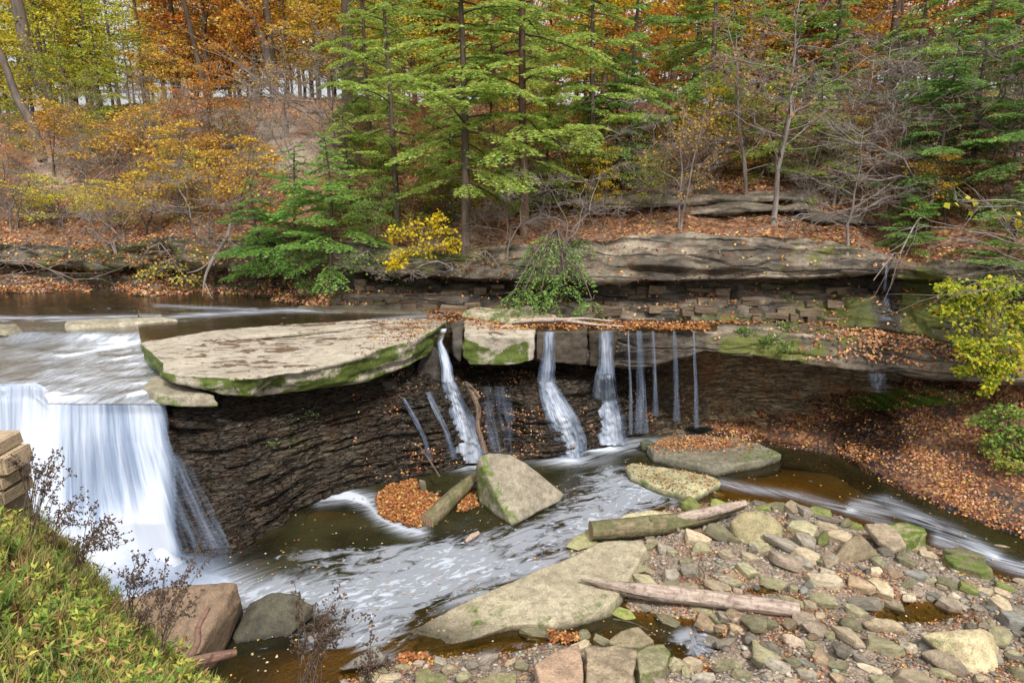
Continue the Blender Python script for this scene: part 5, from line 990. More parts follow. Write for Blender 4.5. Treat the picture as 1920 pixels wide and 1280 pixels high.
def decid(seed, H, Rr, h0, nprim, ntwig, nleaf, ls, flat=.25, lean=(0, 0), multi=1, r0=None, wander=.5, elev=.5, clump=.35, twigr=.009, third=0, twm=None):
    global rng; keep = rng; rng = np.random.default_rng(seed); T = Tubes(); LC = []
    r0 = r0 or .012*H
    for st in range(multi):
        zz = np.linspace(0, 1, 9); a = rng.uniform(0, 6.28); spread = (0 if multi == 1 else Rr*.45)
        tr = np.stack([wander*np.cumsum(rng.normal(0, .12, 9))+lean[0]*zz**1.3*H+spread*math.cos(a)*zz, wander*np.cumsum(rng.normal(0, .12, 9))+lean[1]*zz*H+spread*math.sin(a)*zz, zz*H*rng.uniform(.85, 1)], -1); tr -= tr[0]; tr[0, 2] = -.5
        T.add(tr, r0*(1-zz*.88), 7)
        for i in range(nprim//multi):
            f = h0+(1-h0)*((i+rng.random())/(nprim//multi)); b = np.array([np.interp(f, zz, tr[:, q]) for q in range(3)]); az = i*2.4+rng.uniform(-.5, .5)+seed
            L = Rr*rng.uniform(.5, 1.1)*(1-.55*max(0, (f-.5)*2)); el = elev*rng.uniform(.3, 1.3); d = np.array((math.cos(az)*math.cos(el), math.sin(az)*math.cos(el), math.sin(el)))
            tt = np.linspace(0, 1, 6); br = b+d*(tt*L)[:, None]; br[1:] += np.cumsum(rng.normal(0, .05*L, (5, 3)), 0); br[:, 2] -= .08*L*tt**2
            T.add(br, np.linspace(r0*.32*(1-f*.5)+.006, .007, 6), 4)
            for j in range(ntwig):
                q = rng.uniform(.25, 1); p = np.array([np.interp(q, tt, br[:, w_]) for w_ in range(3)]); e = d*.6+rdir(1)[0]*.8; e[2] *= .5; e /= np.linalg.norm(e); l2 = L*rng.uniform(.22, .42)
                t3 = np.linspace(0, 1, 4); tw = p+e*(t3*l2)[:, None]; tw[1:] += rng.normal(0, .04*l2, (3, 3)); T.add(tw, np.linspace(twigr*1.3, twigr*.5, 4), 3)
                for w_ in range(third):
                    q3 = rng.uniform(.2, 1); p3 = p+e*q3*l2; e3 = e*.5+rdir(1)[0]*.8; t4 = p3+e3*(np.linspace(0, 1, 3)*l2*.6)[:, None]; t4[1:] += rng.normal(0, .03*l2, (2, 3)); T.add(t4, np.linspace(twigr*.8, twigr*.35, 3), 3)
                if nleaf:
                    n = rng.poisson(nleaf); c = p+e*(rng.random(n)*l2*1.15)[:, None]+rng.normal(0, 1, (n, 3))*clump*np.array((1, 1, flat)); LC.append((c, np.full(n, rng.uniform(.75, 1.2)), e))
    tm = T.mesh('trunk', twm or M_bark, .01, 2); fm = None
    if nleaf:
        C_ = np.concatenate([a[0] for a in LC]); b = np.concatenate([a[1] for a in LC]); n = len(C_); N = np.array((0, 0, .8))+.9*rdir(n); D = rdir(n)*np.array((1, 1, .5)); L = rng.uniform(ls*.6, ls*1.3, n)
        V, F = leaf_geo(C_, D, N, L, L*rng.uniform(.55, .85, n), .12); hue = rng.normal(0, 1, n); col = np.stack([1+.05*hue, 1+.16*hue, 1+.1*hue], -1)*(b*rng.uniform(.7, 1.3, n))[:, None]
        fm = mesh_np('crown', V, F, M_fol, col=np.repeat(np.clip(col, .05, 2), 4, 0), smooth=False)
    rng = keep; return tm, fm
FOR = [decid(11, 17, 3.6, .12, 40, 8, 17, .25), decid(12, 19, 3.4, .2, 40, 8, 16, .25), decid(13, 15, 3.8, .08, 40, 8, 18, .24), decid(14, 18, 3., .1, 34, 7, 15, .26, .2), decid(15, 20, 3.2, .35, 36, 8, 15, .26)]
POLE = [decid(21, 20, 2.4, .45, 18, 5, 5, .22, r0=.16), decid(22, 18, 2.2, .3, 18, 5, 4, .2, r0=.12), decid(23, 21, 3., .5, 20, 6, 5, .22, r0=.34)]
UND = [decid(31, 5, 2.4, .15, 26, 9, 10, .13, .15, multi=2, r0=.06, elev=.45, clump=.22), decid(32, 4, 2.6, .1, 26, 9, 11, .13, .12, multi=3, r0=.05, elev=.4, clump=.22), decid(33, 6.5, 2.4, .2, 26, 8, 9, .13, .15, r0=.07, elev=.45, clump=.22)]
SPA = [decid(41, 6, 2.4, .2, 22, 7, 4, .13, .3, multi=2, r0=.06, elev=.8, third=3, clump=.2, twm=M_twig), decid(42, 7, 2.6, .25, 22, 7, 3, .12, .3, r0=.08, elev=.7, third=3, clump=.2, twm=M_twig)]
BARE = [decid(51, 4, 2.4, .15, 20, 8, 0, .1, multi=2, r0=.045, elev=.5, third=6, twigr=.008, wander=.9, twm=M_twig), decid(52, 5.5, 2.6, .2, 22, 8, 0, .1, multi=1, r0=.07, elev=.45, third=6, twigr=.008, wander=.9, twm=M_twig), decid(53, 3, 2.6, .1, 20, 8, 0, .1, multi=3, r0=.04, elev=.3, third=6, twigr=.009, wander=1.1, twm=M_twig)]
GRN = (.36, .48, .09); YG = (.30, .34, .03); YEL = (.58, .43, .03); ORG = (.55, .22, .035); AMB = (.62, .38, .055); RUST = (.34, .13, .04); DGR = (.24, .37, .07); PALEY = (.55, .48, .08); BROWN = (.36, .19, .10)
def plant_tree(name, label, cat, proto, loc, s=1., rot=None, colr=GRN, tcol=(1, 1, 1), group=None, sx=1., tilt=(0, 0)):
    r = empty(name, loc); r.rotation_euler = (tilt[0], tilt[1], rot if rot is not None else random.uniform(0, 6.28)); r.scale = (s*sx, s*sx, s); tag(r, label, cat, group)
    t = link('trunk', proto[0], r); t.color = (*tcol, 1)
    if proto[1]: c = link('crown', proto[1], r); c.color = (*colr, 1)
    return r
def on_hill(px, py): 
    h = hit(px, py, ['hill', 'cliff', 'shelf']); return h[0] if h else None
# hemlocks: (base px, base py, top py or height m, proto, width factor, colour, label)
HL = [(745, 420, 13.5, 1, .95, GRN, 'tall hemlock with a bare dark lower trunk above the yellow maple'), (872, 465, 15, 4, 1.1, GRN, 'tall hemlock rooted at the cliff top right of the yellow maple'), (985, 440, 16, 4, 1.15, GRN, 'reddish-trunked hemlock rooted on the cliff brink in the middle'),
 (700, 330, 13, 0, .9, (0.32, 0.44, 0.072), 'light green hemlock up the slope left of the tall cliff-top hemlocks'), (1110, 375, 13, 0, .95, GRN, 'broad hemlock above the dark rock ledge in the middle'),
 (1180, 330, 12.5, 1, .9, DGR, 'dense dark hemlock up the slope right of the middle'), (920, 290, 14, 2, 1., GRN, 'hemlock high on the slope behind the reddish-trunked hemlock'),
 (1330, 300, 15, 1, .95, DGR, 'tall dark hemlock behind the brown-leaved tree'), (1150, 345, 5.5, 3, 1.15, (0.19, 0.34, 0.072), 'low bushy hemlock over the dark rock ledge'), (560, 525, 5.6, 3, 1.1, (0.19, 0.37, 0.066), 'bushy hemlock drooping over the cliff to the upper stream'), (620, 500, 5.2, 3, 1.1, (0.22, 0.39, 0.072), 'second bushy hemlock overhanging the stream, right of the first'), (490, 505, 3.8, 3, 1.2, (0.16, 0.32, 0.060), 'small dark hemlock at the left end of the overhanging pair'), (660, 425, 5, 3, 1, (0.34, 0.44, 0.084), 'light green young hemlock above the overhanging pair'),
 (1540, 300, 8, 2, 1.1, (0.22, 0.34, 0.072), 'hemlock on the slope left of the bare grey tree'), (1740, 420, 7.2, 2, 1.2, (0.18, 0.33, 0.072), 'wide dark green hemlock on the right slope above the mossy gully'), (1820, 350, 8, 2, 1.2, (0.22, 0.35, 0.072), 'hemlock behind the wide dark green one on the right slope'),
 (1900, 430, 8.5, 2, 1.1, (0.19, 0.33, 0.072), 'hemlock at the right edge above the yellow vine'), (1790, 230, 11, 0, 1., (0.35, 0.49, 0.108), 'light green hemlock against the white sky at the upper right'), (1880, 240, 13, 1, .95, (0.30, 0.44, 0.096), 'tall hemlock against the sky at the right edge'), (1700, 265, 10, 2, 1., (0.26, 0.40, 0.084), 'hemlock near the ridge right of the bare grey tree'),
 (1700, 470, 2.6, 3, 1.2, (0.19, 0.37, 0.066), 'little hemlock drooping over the head of the mossy gully'), (1880, 520, 3, 3, 1.3, (0.22, 0.35, 0.072), 'low hemlock behind the yellow vine'), (190, 225, 7, 2, 1, (0.43, 0.49, 0.060), 'yellow-green conifer near the ridge at the upper left'), (1480, 240, 13, 4, 1, DGR, 'dark hemlock trunk and crown near the ridge right of centre'), (1000, 230, 15, 4, 1, GRN, 'tall hemlock on the ridge in the middle'), (780, 220, 15, 4, 1., (0.32, 0.41, 0.072), 'tall hemlock on the ridge left of the middle'), (1290, 255, 10, 2, 1, (.34, .44, .08), 'slender light green hemlock among the dark ones on the upper slope'), (690, 250, 11, 1, .9, (.42, .5, .09), 'yellowish hemlock near the thick straight trunk'), (840, 385, 6, 3, .8, GRN, 'young hemlock low on the slope between the cliff-top pair'), (1030, 395, 5, 3, .9, GRN, 'young hemlock just right of the reddish trunk'), (1440, 330, 5, 3, 1, GRN, 'young hemlock below the withered brown-leaved tree'), (1520, 360, 4.5, 3, 1, GRN, 'young hemlock on the slope left of the bare cliff-edge tree')]
for px, py, hh, k, sx, colr, lab in HL:
    p = on_hill(px, py)
    if p is None: continue
    H0 = (11, 12, 9, 5, 13)[k]; plant_tree('hemlock_tree', lab, 'tree', HEM[k], p, hh/H0, None, colr, (.8, .6, .5) if 'reddish' in lab else (.8, .75, .7), 'hemlocks on the hillside', sx)
# deciduous understorey: (px, py, height, proto list, k, width factor, colour, label)
UL = [(330, 420, 4.8, UND, 0, 1.2, AMB, 'amber-leaved bush low on the slope left of the overhanging hemlocks'), (400, 330, 6, UND, 2, 1.2, ORG, 'bright orange small tree halfway up the left slope'), (440, 425, 4.2, UND, 1, 1., AMB, 'orange bush just left of the small dark hemlock'), (270, 440, 3.6, UND, 1, 1.2, (.6, .42, .05), 'golden bush overhanging the cliff at left'),
 (120, 425, 2.7, UND, 1, 1.2, (.62, .58, .05), 'bright lemon-yellow bush on the cliff at the far left'), (200, 432, 2.6, UND, 1, 1.2, PALEY, 'yellow bush right of the bright lemon-yellow one'), (340, 265, 6, UND, 2, 1.1, AMB, 'orange-yellow small tree high on the left slope'), (470, 290, 5, SPA, 0, 1.3, AMB, 'thin tree with few yellow leaves over the bare tan patch of slope'),
 (540, 250, 6, SPA, 1, 1.2, AMB, 'thin sparse-leaved tree high above the bare tan slope'), (100, 330, 4, UND, 0, 1.1, AMB, 'small orange-yellow bush on the far left slope'), (60, 240, 6, UND, 2, 1.2, (.5, .45, .04), 'yellow-green small tree by the leaning trunk at the far left'), (160, 245, 5, UND, 0, 1.2, YG, 'yellow-green bush on the ridge at the left'), (210, 300, 3, UND, 1, 1.1, YG, 'low yellow-green bush on the slope beneath the yellow-green conifer'),
 (905, 430, 4, UND, 2, .55, (.5, .46, .04), 'slim layered yellow sapling between the cliff-top hemlocks'), (940, 340, 4.5, UND, 0, .7, AMB, 'small orange-yellow tree behind the reddish trunk'), (1275, 430, 5, SPA, 0, 1., AMB, 'slender sapling with a few orange leaves on the leafy terrace'), (1450, 420, 8.5, SPA, 1, 1.15, BROWN, 'tree with withered brown leaves on the terrace above the cliff'), (1400, 390, 7.5, SPA, 0, 1., BROWN, 'second withered brown-leaved tree, left of the first'),
 (1330, 340, 4.5, UND, 1, .8, YEL, 'yellow and green bush on the slope left of the brown-leaved tree'), (1590, 480, 5, BARE, 1, 1., YEL, 'bare grey tree clinging to the cliff edge near the gully'), (1560, 380, 5.5, BARE, 0, 1.1, YEL, 'bare tangled tree on the slope above the cliff edge'), (1640, 330, 6, BARE, 1, 1.2, YEL, 'bare pale tree arching across the right slope'), (1090, 400, 3.6, BARE, 2, 1.1, YEL, 'tangled bare shrub over the dark ledge in the middle'),
 (1065, 470, 3, BARE, 2, 1., YEL, 'grey bare shrub at the cliff brink above the hanging hemlock'), (1820, 400, 4.5, BARE, 0, 1.1, YEL, 'bare twiggy shrub on the right slope among the hemlocks'), (1900, 330, 6, BARE, 1, 1.2, YEL, 'bare tree at the right edge of the slope'), (640, 330, 7.5, BARE, 1, .9, YEL, 'thin bare sapling left of the light green hemlock'), (560, 330, 5, BARE, 0, .9, YEL, 'bare sapling over the tan patch of slope'),
 (300, 330, 5, BARE, 0, 1.2, YEL, 'bare thicket on the left slope among the orange leaves'), (380, 460, 3.4, BARE, 2, 1.2, YEL, 'bare fallen brush along the left cliff top'), (220, 470, 3, BARE, 2, 1.2, YEL, 'bare brush hanging over the far left cliff'), (1250, 370, 3.5, BARE, 2, .9, YEL, 'bare shrub on the leafy terrace'), (950, 480, 2.6, BARE, 2, 1., YEL, 'bare hanging shrub on the cliff face left of the hanging hemlock'), (250, 350, 4.5, UND, 1, 1., AMB, 'gold and orange bush in the middle of the left slope'),
 (480, 200, 7, UND, 2, 1.1, ORG, 'orange small tree at the ridge above the tan patch'), (600, 190, 7, UND, 2, 1.1, AMB, 'golden small tree at the ridge left of the straight thick trunk'), (1190, 250, 6, UND, 0, 1., ORG, 'orange small tree behind the dark hemlocks'), (1600, 190, 7, UND, 2, 1.1, ORG, 'orange tree at the ridge right of centre'), (700, 470, 3, UND, 1, .7, (.2, .3, .05), 'small green bush left of the yellow maple'), (20, 430, 4, BARE, 0, 1.2, YEL, 'bare shrub at the left edge above the stream'), (30, 222, 7, UND, 2, 1.3, (.62, .56, .05), 'lemon-yellow small tree at the far upper left of the ridge'), (125, 205, 8, UND, 2, 1.3, (.6, .52, .04), 'yellow small tree on the ridge beside the leaning trunk'), (245, 200, 7, UND, 2, 1.2, (.5, .52, .05), 'yellow-green small tree on the ridge left of the orange wood'),
 (770, 235, 6, UND, 2, 1.1, (.6, .5, .05), 'yellow small tree behind the tall cliff-top hemlocks'), (1080, 270, 6, UND, 2, 1.1, (.6, .4, .05), 'amber small tree in a gap between mid-slope hemlocks'), (1250, 215, 7, UND, 2, 1.2, ORG, 'orange small tree on the ridge above the withered tree'), (1420, 210, 7, UND, 2, 1.2, (.62, .45, .05), 'gold small tree on the ridge right of the dark hemlock'), (1010, 330, 4, UND, 0, .8, (.62, .45, .05), 'gold bush behind the reddish-trunked hemlock'),
 (1680, 250, 5, BARE, 1, 1.3, YEL, 'bare pale tree high on the right slope'), (1760, 330, 5, BARE, 0, 1.3, YEL, 'bare tangle between the right-hand hemlocks'), (440, 330, 4, BARE, 0, 1.3, YEL, 'bare thicket left of the tan bare slope'), (180, 370, 3.5, BARE, 2, 1.3, YEL, 'bare thicket above the lemon-yellow bush')]
for px, py, hh, fam, k, sx, colr, lab in UL:
    p = on_hill(px, py)
    if p is None: continue
    H0 = {id(UND): (5, 4, 6.5), id(SPA): (6, 7), id(BARE): (4, 5.5, 3)}[id(fam)][k]; bare = fam is BARE
    plant_tree('bare_tree' if bare and hh > 3.5 else ('shrub' if hh < 4.6 else 'small_tree'), lab, 'shrub' if hh < 4.6 else 'tree', fam[k], p, hh/H0, None, colr, (1, 1, 1), None, sx)
# the wood on and behind the ridge
def fcol(px):
    r = random.random()
    if px < 290: return random.choice([(.66, .54, .04), (.6, .54, .05), (.55, .45, .05), (.4, .46, .05), AMB])
    if px < 640: return random.choice([ORG, AMB, (.6, .46, .05), (.6, .33, .05), YEL])
    if px < 1350: return random.choice([AMB, YEL, (.62, .5, .05), ORG]) if r < .8 else YG
    return random.choice([ORG, AMB, RUST, YEL, AMB])
BIG = [(660, 195, 2, 1.25, 'thick straight dark trunk on the ridge left of the light green hemlock', (0, 0)), (515, 175, 2, .9, 'dark trunk on the ridge above the tan bare slope', (0, 0)), (195, 190, 2, .9, 'straight dark trunk on the ridge near the yellow-green conifer', (0, 0)), (390, 185, 1, 1.5, 'slim dark trunk on the ridge among orange leaves', (0, -.1)), (300, 175, 1, 1.4, 'slim straight trunk on the ridge left of the orange wood', (0, .04)), (1560, 190, 2, .8, 'dark trunk on the ridge right of the brown-leaved tree', (0, .03)), (1660, 185, 2, .8, 'dark trunk against the pale sky near the upper right', (0, .02)), (850, 180, 2, .9, 'dark trunk on the ridge behind the hemlocks', (0, 0))]
for px, py, k, s_, lab, tl in BIG:
    p = on_hill(px, py+8)
    if p is None: continue
    plant_tree('forest_tree', lab, 'tree', POLE[k], p, s_, None, AMB, (.6, .55, .5), 'large trunks on the ridge', 1., tl)
T = Tubes(); b = on_hill(102, 222); k = np.array([b+np.array((0, 0, -.4)), P(95, 200, Y=b[1]), P(75, 150, Y=b[1]), P(52, 90, Y=b[1]), P(35, 20, Y=b[1]), P(20, -60, Y=b[1]), P(5, -150, Y=b[1])])
r = empty('leaning_tree', b); tag(r, 'big curved trunk leaning to the left at the upper left of the slope', 'tree'); T.add(catmull(k, 24)-b, np.linspace(.55, .3, 24), 10); link('trunk', T.mesh('trunk', M_bark, .03, 1.5), r)
for lab, pts in (('dark leaning trunk crossing the orange wood left of the thick straight trunk', [(497, 92), (485, 60), (470, 30), (445, 0), (420, -40)]), ('slender dark trunk leaning left beneath the big curved trunk', [(80, 300), (60, 235), (30, 180), (5, 110), (-20, 60)])):
    b = on_hill(pts[0][0]+(20 if pts[0][1] < 200 else 0), max(pts[0][1], 185)); T = Tubes(); k = np.array([b]+[P(a, c, Y=b[1]) for a, c in pts[(1 if pts[0][1] > 200 else 0):]]); r = empty('leaning_tree', b); tag(r, lab, 'tree'); T.add(catmull(k, 16)-b, np.linspace(.3, .15, 16), 7); link('trunk', T.mesh('trunk', M_bark, .02, 2), r)
nfor = 0
SEC = [(300, 'yellow-leaved forest tree on the ridge at the left end of the wood', 'yellow trees at the left of the wood'), (680, 'orange-leaved forest tree on the ridge left of the tall hemlocks', 'orange trees of the wood'), (1400, 'autumn forest tree on the ridge seen behind the hemlocks', 'forest trees behind the hemlocks'), (9999, 'autumn forest tree on the ridge at the right end of the wood', 'forest trees at the right of the wood')]
for row, (dY, nrow) in enumerate(((3, 31), (9, 31), (17, 33), (28, 35), (42, 30))):
    for i in range(nrow):
        px = -420+2700*(i+random.random())/nrow; b = P(px, 195, Y=np.interp(px, [0, 650, 1300, 1900], [50, 46, 42, 37])+dY+random.uniform(-2, 3)); z = down(b[0], b[1], ['hill'])
        if z is None: continue
        if px > 1620 and random.random() < .5: continue
        b[2] = z-.1; sec = next(s_ for s_ in SEC if px < s_[0])
        fam, k = (FOR, random.randrange(5)) if random.random() < .75 else (POLE, random.randrange(2)); fc = fcol(px); near = min(BIG, key=lambda q_: abs(q_[0]-px)); cw = 'yellow-green' if fc[0] < fc[1]*1.05 else 'rust-red' if fc[0] < .4 else 'yellow' if fc[1] > .4 else 'amber' if fc[1] > .28 else 'orange'
        lab = ('slim' if fam is POLE else 'leafy')+f' {cw} forest tree, '+('in the front rank', 'in the second rank', 'in the third rank', 'deep in the wood', 'rearmost in the wood')[row]+', '+('left' if px < near[0] else 'right')+' of the '+{660: 'thick straight trunk', 515: 'trunk above the tan slope', 195: 'dark trunk by the conifer', 390: 'slim dark trunk', 300: 'slim straight trunk', 1560: 'trunk by the withered tree', 1660: 'trunk against the sky', 850: 'trunk behind the hemlocks'}[near[0]]
        plant_tree('forest_tree', lab, 'tree', fam[k], b, random.uniform(.75, 1.15), None, fc, (.75, .7, .65), sec[2], random.uniform(.85, 1.15)); nfor += 1

for i in range(34):
    px = -100+2100*(i+random.random())/34; b = P(px, 190, Y=np.interp(px, [0, 650, 1300, 1900], [50, 46, 42, 37])+random.uniform(3, 16)); z = down(b[0], b[1], ['hill'])
    if z is None: continue
    b[2] = z; near = min(BIG, key=lambda q_: abs(q_[0]-px)); fc = fcol(px); cw = 'yellow-green' if fc[0] < fc[1]*1.05 else 'rust-red' if fc[0] < .4 else 'yellow' if fc[1] > .42 else 'amber' if fc[1] > .28 else 'orange'
    plant_tree('understorey_tree', f'low spreading {cw} tree beneath the ridge trunks, '+('left' if px < near[0] else 'right')+' of the '+{660: 'thick trunk', 515: 'tan slope', 195: 'yellow-green conifer', 390: 'slim trunk', 300: 'straight trunk', 1560: 'withered tree', 1660: 'pale sky gap', 850: 'tallest hemlocks'}[near[0]], 'tree', UND[random.randrange(3)], b, random.uniform(1.1, 1.9), None, fc, (1, 1, 1), 'understorey trees of the ridge wood', 1.2)
und = 0
UW = [(UND, 'small sapling with autumn leaves on the hillside'), (SPA, 'small thin sapling with few leaves on the hillside'), (BARE, 'small bare sapling on the hillside')]
for i in range(150):
    px, py = random.uniform(-20, 1940), random.uniform(190, 430); p = on_hill(px, py)
    if p is None: continue
    fam, lab = random.choices(UW, [5, 3, 3])[0]; left = px < 640
    cc = random.choice([AMB, PALEY, ORG, PALEY, YG] if left else [YEL, AMB, (.35, .36, .05), RUST, (.22, .3, .05), BROWN])
    cw = {AMB: 'amber', ORG: 'orange', PALEY: 'pale yellow', RUST: 'rust-red', YEL: 'yellow', BROWN: 'brown'}.get(cc, 'yellow-green')
    lab = {'UND': f'small sapling with {cw} leaves', 'SPA': f'thin little sapling with few {cw} leaves', 'BARE': 'small bare sapling'}['UND' if fam is UND else 'SPA' if fam is SPA else 'BARE']+(' on the left part of the hillside' if left else ' on the right part of the hillside' if px > 1300 else ' under the hemlocks mid-slope')
    lab = lab.replace(' on the ', (' high' if py < 260 else ' low' if py > 350 else '')+' on the ').replace(' under the hemlocks mid-slope', ' under the hemlocks'+(', near the ridge' if py < 260 else ', just above the cliff' if py > 350 else ', mid-slope'))
    k = random.randrange(len(fam)); plant_tree('sapling', lab, 'sapling', fam[k], p, random.uniform(.28, .6), None, cc, (1, 1, 1), 'saplings scattered over the hillside', random.uniform(.9, 1.3))

# ---- individually shaped shrubs and hanging boughs
def bough(name, label, cat, base, BL, nl, ls, colr, kind='leaf', droopy=0, pal=None, tw=M_bark, twr=.012):
    base = np.asarray(base); r = empty(name, base); tag(r, label, cat); T = Tubes(); CC = []; parts = []
    for (px, py, Y, rx, rz) in BL:
        c = P(px, py, Y=Y); mid = (base+c)/2+np.array((0, -.15, .3*np.linalg.norm(c-base)*.3)); T.add(catmull(np.array([base, mid, c]), 8)-base, np.linspace(twr*3.5, twr*1.2, 8), 5)
        nt_ = max(5, int((26 if kind == 'leaf' else 15)*rx)); sc = Y/1280
        for j in range(nt_):
            e = rdir(1)[0]*np.array((rx, rx*.7, rz)); q = c+e; T.add(np.array([c, c+e*.5+rng.normal(0, .08, 3), q])-base, np.array([twr*1.2, twr, twr*.5]), 3)
            if kind == 'leaf':
                n = max(1, nl//nt_); CC.append(q-base-e*(rng.random(n)**.8*.7)[:, None]+rng.normal(0, .12*rx+.05, (n, 3))*np.array((1, 1, .5)))
            else: d = e*np.array((1, 1, .3))+np.array((0, 0, -.1-droopy)); parts.append(fan(c+e*.4-base, d*np.array((1, .8, 1)), rng.uniform(.5, .85), .5, .42, .9, ls))
    link('stems', T.mesh('stems', tw, .005, 4), r)
    if kind == 'leaf':
        p = np.concatenate(CC); n = len(p); N = rdir(n)*.8+np.array((0, -.3, .6)); L = rng.uniform(ls*.7, ls*1.3, n); V, F = leaf_geo(p, rdir(n)*np.array((1, 1, .6))+np.array((0, 0, -droopy)), N, L, L*.8, .12)
        c = (np.array(pal)[rng.integers(0, len(pal), n)] if pal else np.ones((n, 3)))*rng.uniform(.75, 1.25, (n, 1)); fm = mesh_np('leaves', V, F, M_fol, col=np.repeat(c, 4, 0), smooth=False)
    else: fm = build_needles('foliage', parts, .3)
    f = link('foliage', fm, r); f.color = (*colr, 1); return r
Yp = [(.62, .5, .02), (.7, .55, .03), (.55, .42, .03)]; W1 = (1, 1, 1)
bough('yellow_maple', 'bright yellow maple hanging over the cliff left of the tall hemlocks', 'tree', P(862, 448, Y=27), [(740, 440, 26.2, .55, .3), (780, 430, 26.2, .7, .45), (825, 435, 26.2, .6, .5), (800, 465, 25.8, .8, .5), (750, 480, 25.8, .6, .3), (735, 498, 25.6, .35, .2), (845, 460, 26, .4, .35), (820, 410, 26.6, .4, .3)], 130, .14, W1, pal=Yp)
bough('bare_root_tangle', 'tangle of bare hanging twigs below the yellow maple', 'brush', P(820, 490, Y=26.2), [(770, 510, 25.8, 1., .35), (850, 505, 25.8, .6, .3), (720, 515, 25.8, .5, .3)], 6, .06, BROWN, tw=M_twig)
for i, (x_, y_, kk, lab_) in enumerate(((60, 470, 'n', 'bare brush draped over the far left cliff by the lemon-yellow bush'), (170, 480, 'y', 'golden leafy brush hanging down the far left cliff'), (300, 485, 'n', 'bare brush draped over the cliff beneath the golden bush'), (320, 515, 'y', 'low yellow branch just above the water at the far left shore'), (420, 470, 'o', 'orange brush on the cliff left of the overhanging hemlocks'), (690, 500, 'g', 'green fringe on the cliff right of the overhanging hemlocks'), (910, 500, 'n', 'bare twigs hanging over the dark undercut in the middle'))):
    h = hit(x_, y_-30, ['cliff', 'hill'])[0]; bough('hanging_brush', lab_, 'brush', h, [(x_-35, y_, h[1]-.6, .8, .3), (x_+30, y_+8, h[1]-.7, .9, .3), (x_, y_-14, h[1]-.4, 1., .3)], {'n': 8, 'y': 110, 'o': 120, 'g': 90}[kk], .12, W1, pal={'n': [(.4, .2, .07)], 'y': [(.62, .46, .05), (.55, .5, .06)], 'o': [(.6, .33, .06), (.55, .26, .05)], 'g': [(.2, .34, .06), (.14, .26, .05)]}[kk], tw=M_twig, twr=.009)
bough('hanging_hemlock', 'hemlock bough hanging down the cliff face in the middle', 'tree', P(1045, 430, Y=26.5), [(1030, 445, 25.6, .5, .4), (1050, 470, 25.4, .6, .5), (1010, 500, 25., .5, .4), (1040, 515, 25., .6, .4), (985, 540, 24.6, .5, .25), (1075, 500, 25.2, .5, .3), (1060, 535, 24.8, .4, .25), (1110, 562, 24.4, .4, .15), (1015, 545, 24.6, .4, .2), (1000, 470, 25.4, .4, .3), (1090, 450, 25.8, .5, .25), (960, 552, 24.4, .3, .1)], 0, .13, (.24, .40, .09), 'needle', .15)
bough('yellow_vine', 'sprawling yellow and green vine hanging over the right-hand ledge', 'vine', P(1840, 530, Y=21.6), [(1790, 550, 20.8, .6, .35), (1850, 560, 20.6, .8, .5), (1900, 590, 20.6, .6, .5), (1830, 600, 20.4, .9, .5), (1880, 640, 20.2, .8, .5), (1840, 660, 20., .7, .4), (1865, 695, 19.9, .35, .5), (1900, 680, 20., .5, .4), (1855, 725, 19.8, .15, .35), (1800, 640, 20.4, .4, .25), (1920, 620, 20.3, .6, .6), (1770, 580, 20.8, .4, .4), (1780, 535, 21, .4, .2), (1810, 690, 20.2, .3, .2), (1880, 530, 20.8, .6, .2)], 430, .12, W1, pal=[(.6, .56, .04), (.58, .5, .03), (.36, .42, .04), (.28, .38, .05), (.52, .42, .04), (.4, .48, .06), (.22, .34, .05)], droopy=.4)
bough('green_shrub', 'green shrub growing on the leafy bank at the right edge', 'shrub', P(1880, 820, Y=20.3), [(1850, 790, 20.3, .5, .3), (1890, 770, 20.2, .6, .35), (1910, 810, 20., .6, .4), (1870, 830, 20., .5, .3), (1920, 850, 19.8, .5, .3)], 260, .11, W1, pal=[(.25, .36, .07), (.2, .3, .05), (.08, .18, .04), (.3, .34, .05)])
bough('green_shrub', 'smaller yellow-green shrub lower on the leafy bank at the right edge', 'shrub', P(1895, 880, Y=19.6), [(1880, 868, 19.4, .4, .2), (1915, 880, 19.3, .4, .25), (1860, 850, 19.8, .3, .2)], 160, .10, W1, pal=[(.3, .34, .05), (.2, .3, .05), (.36, .36, .06)])
bough('ledge_fern', 'pale green ferns and herbs on the mossy ledge left of the gully', 'fern', P(1500, 612, Y=23.5), [(1480, 612, 23.3, .4, .15), (1440, 640, 22.6, .4, .25), (1400, 620, 23, .4, .15), (1540, 622, 23.3, .4, .15), (1470, 650, 22.4, .3, .2)], 110, .1, W1, pal=[(.16, .26, .06), (.24, .34, .08), (.12, .2, .05)], twr=.006)
bough('near_maple_twig', 'nearby twig with big yellow leaves at the right edge of the picture', 'twig', P(1960, 425, Y=5.2), [(1880, 405, 5., .10, .03), (1835, 388, 4.9, .09, .02), (1795, 378, 4.8, .06, .015), (1905, 408, 5., .06, .03)], 5, .055, W1, pal=[(.55, .52, .05), (.6, .5, .06)], tw=M_twig, twr=.003)
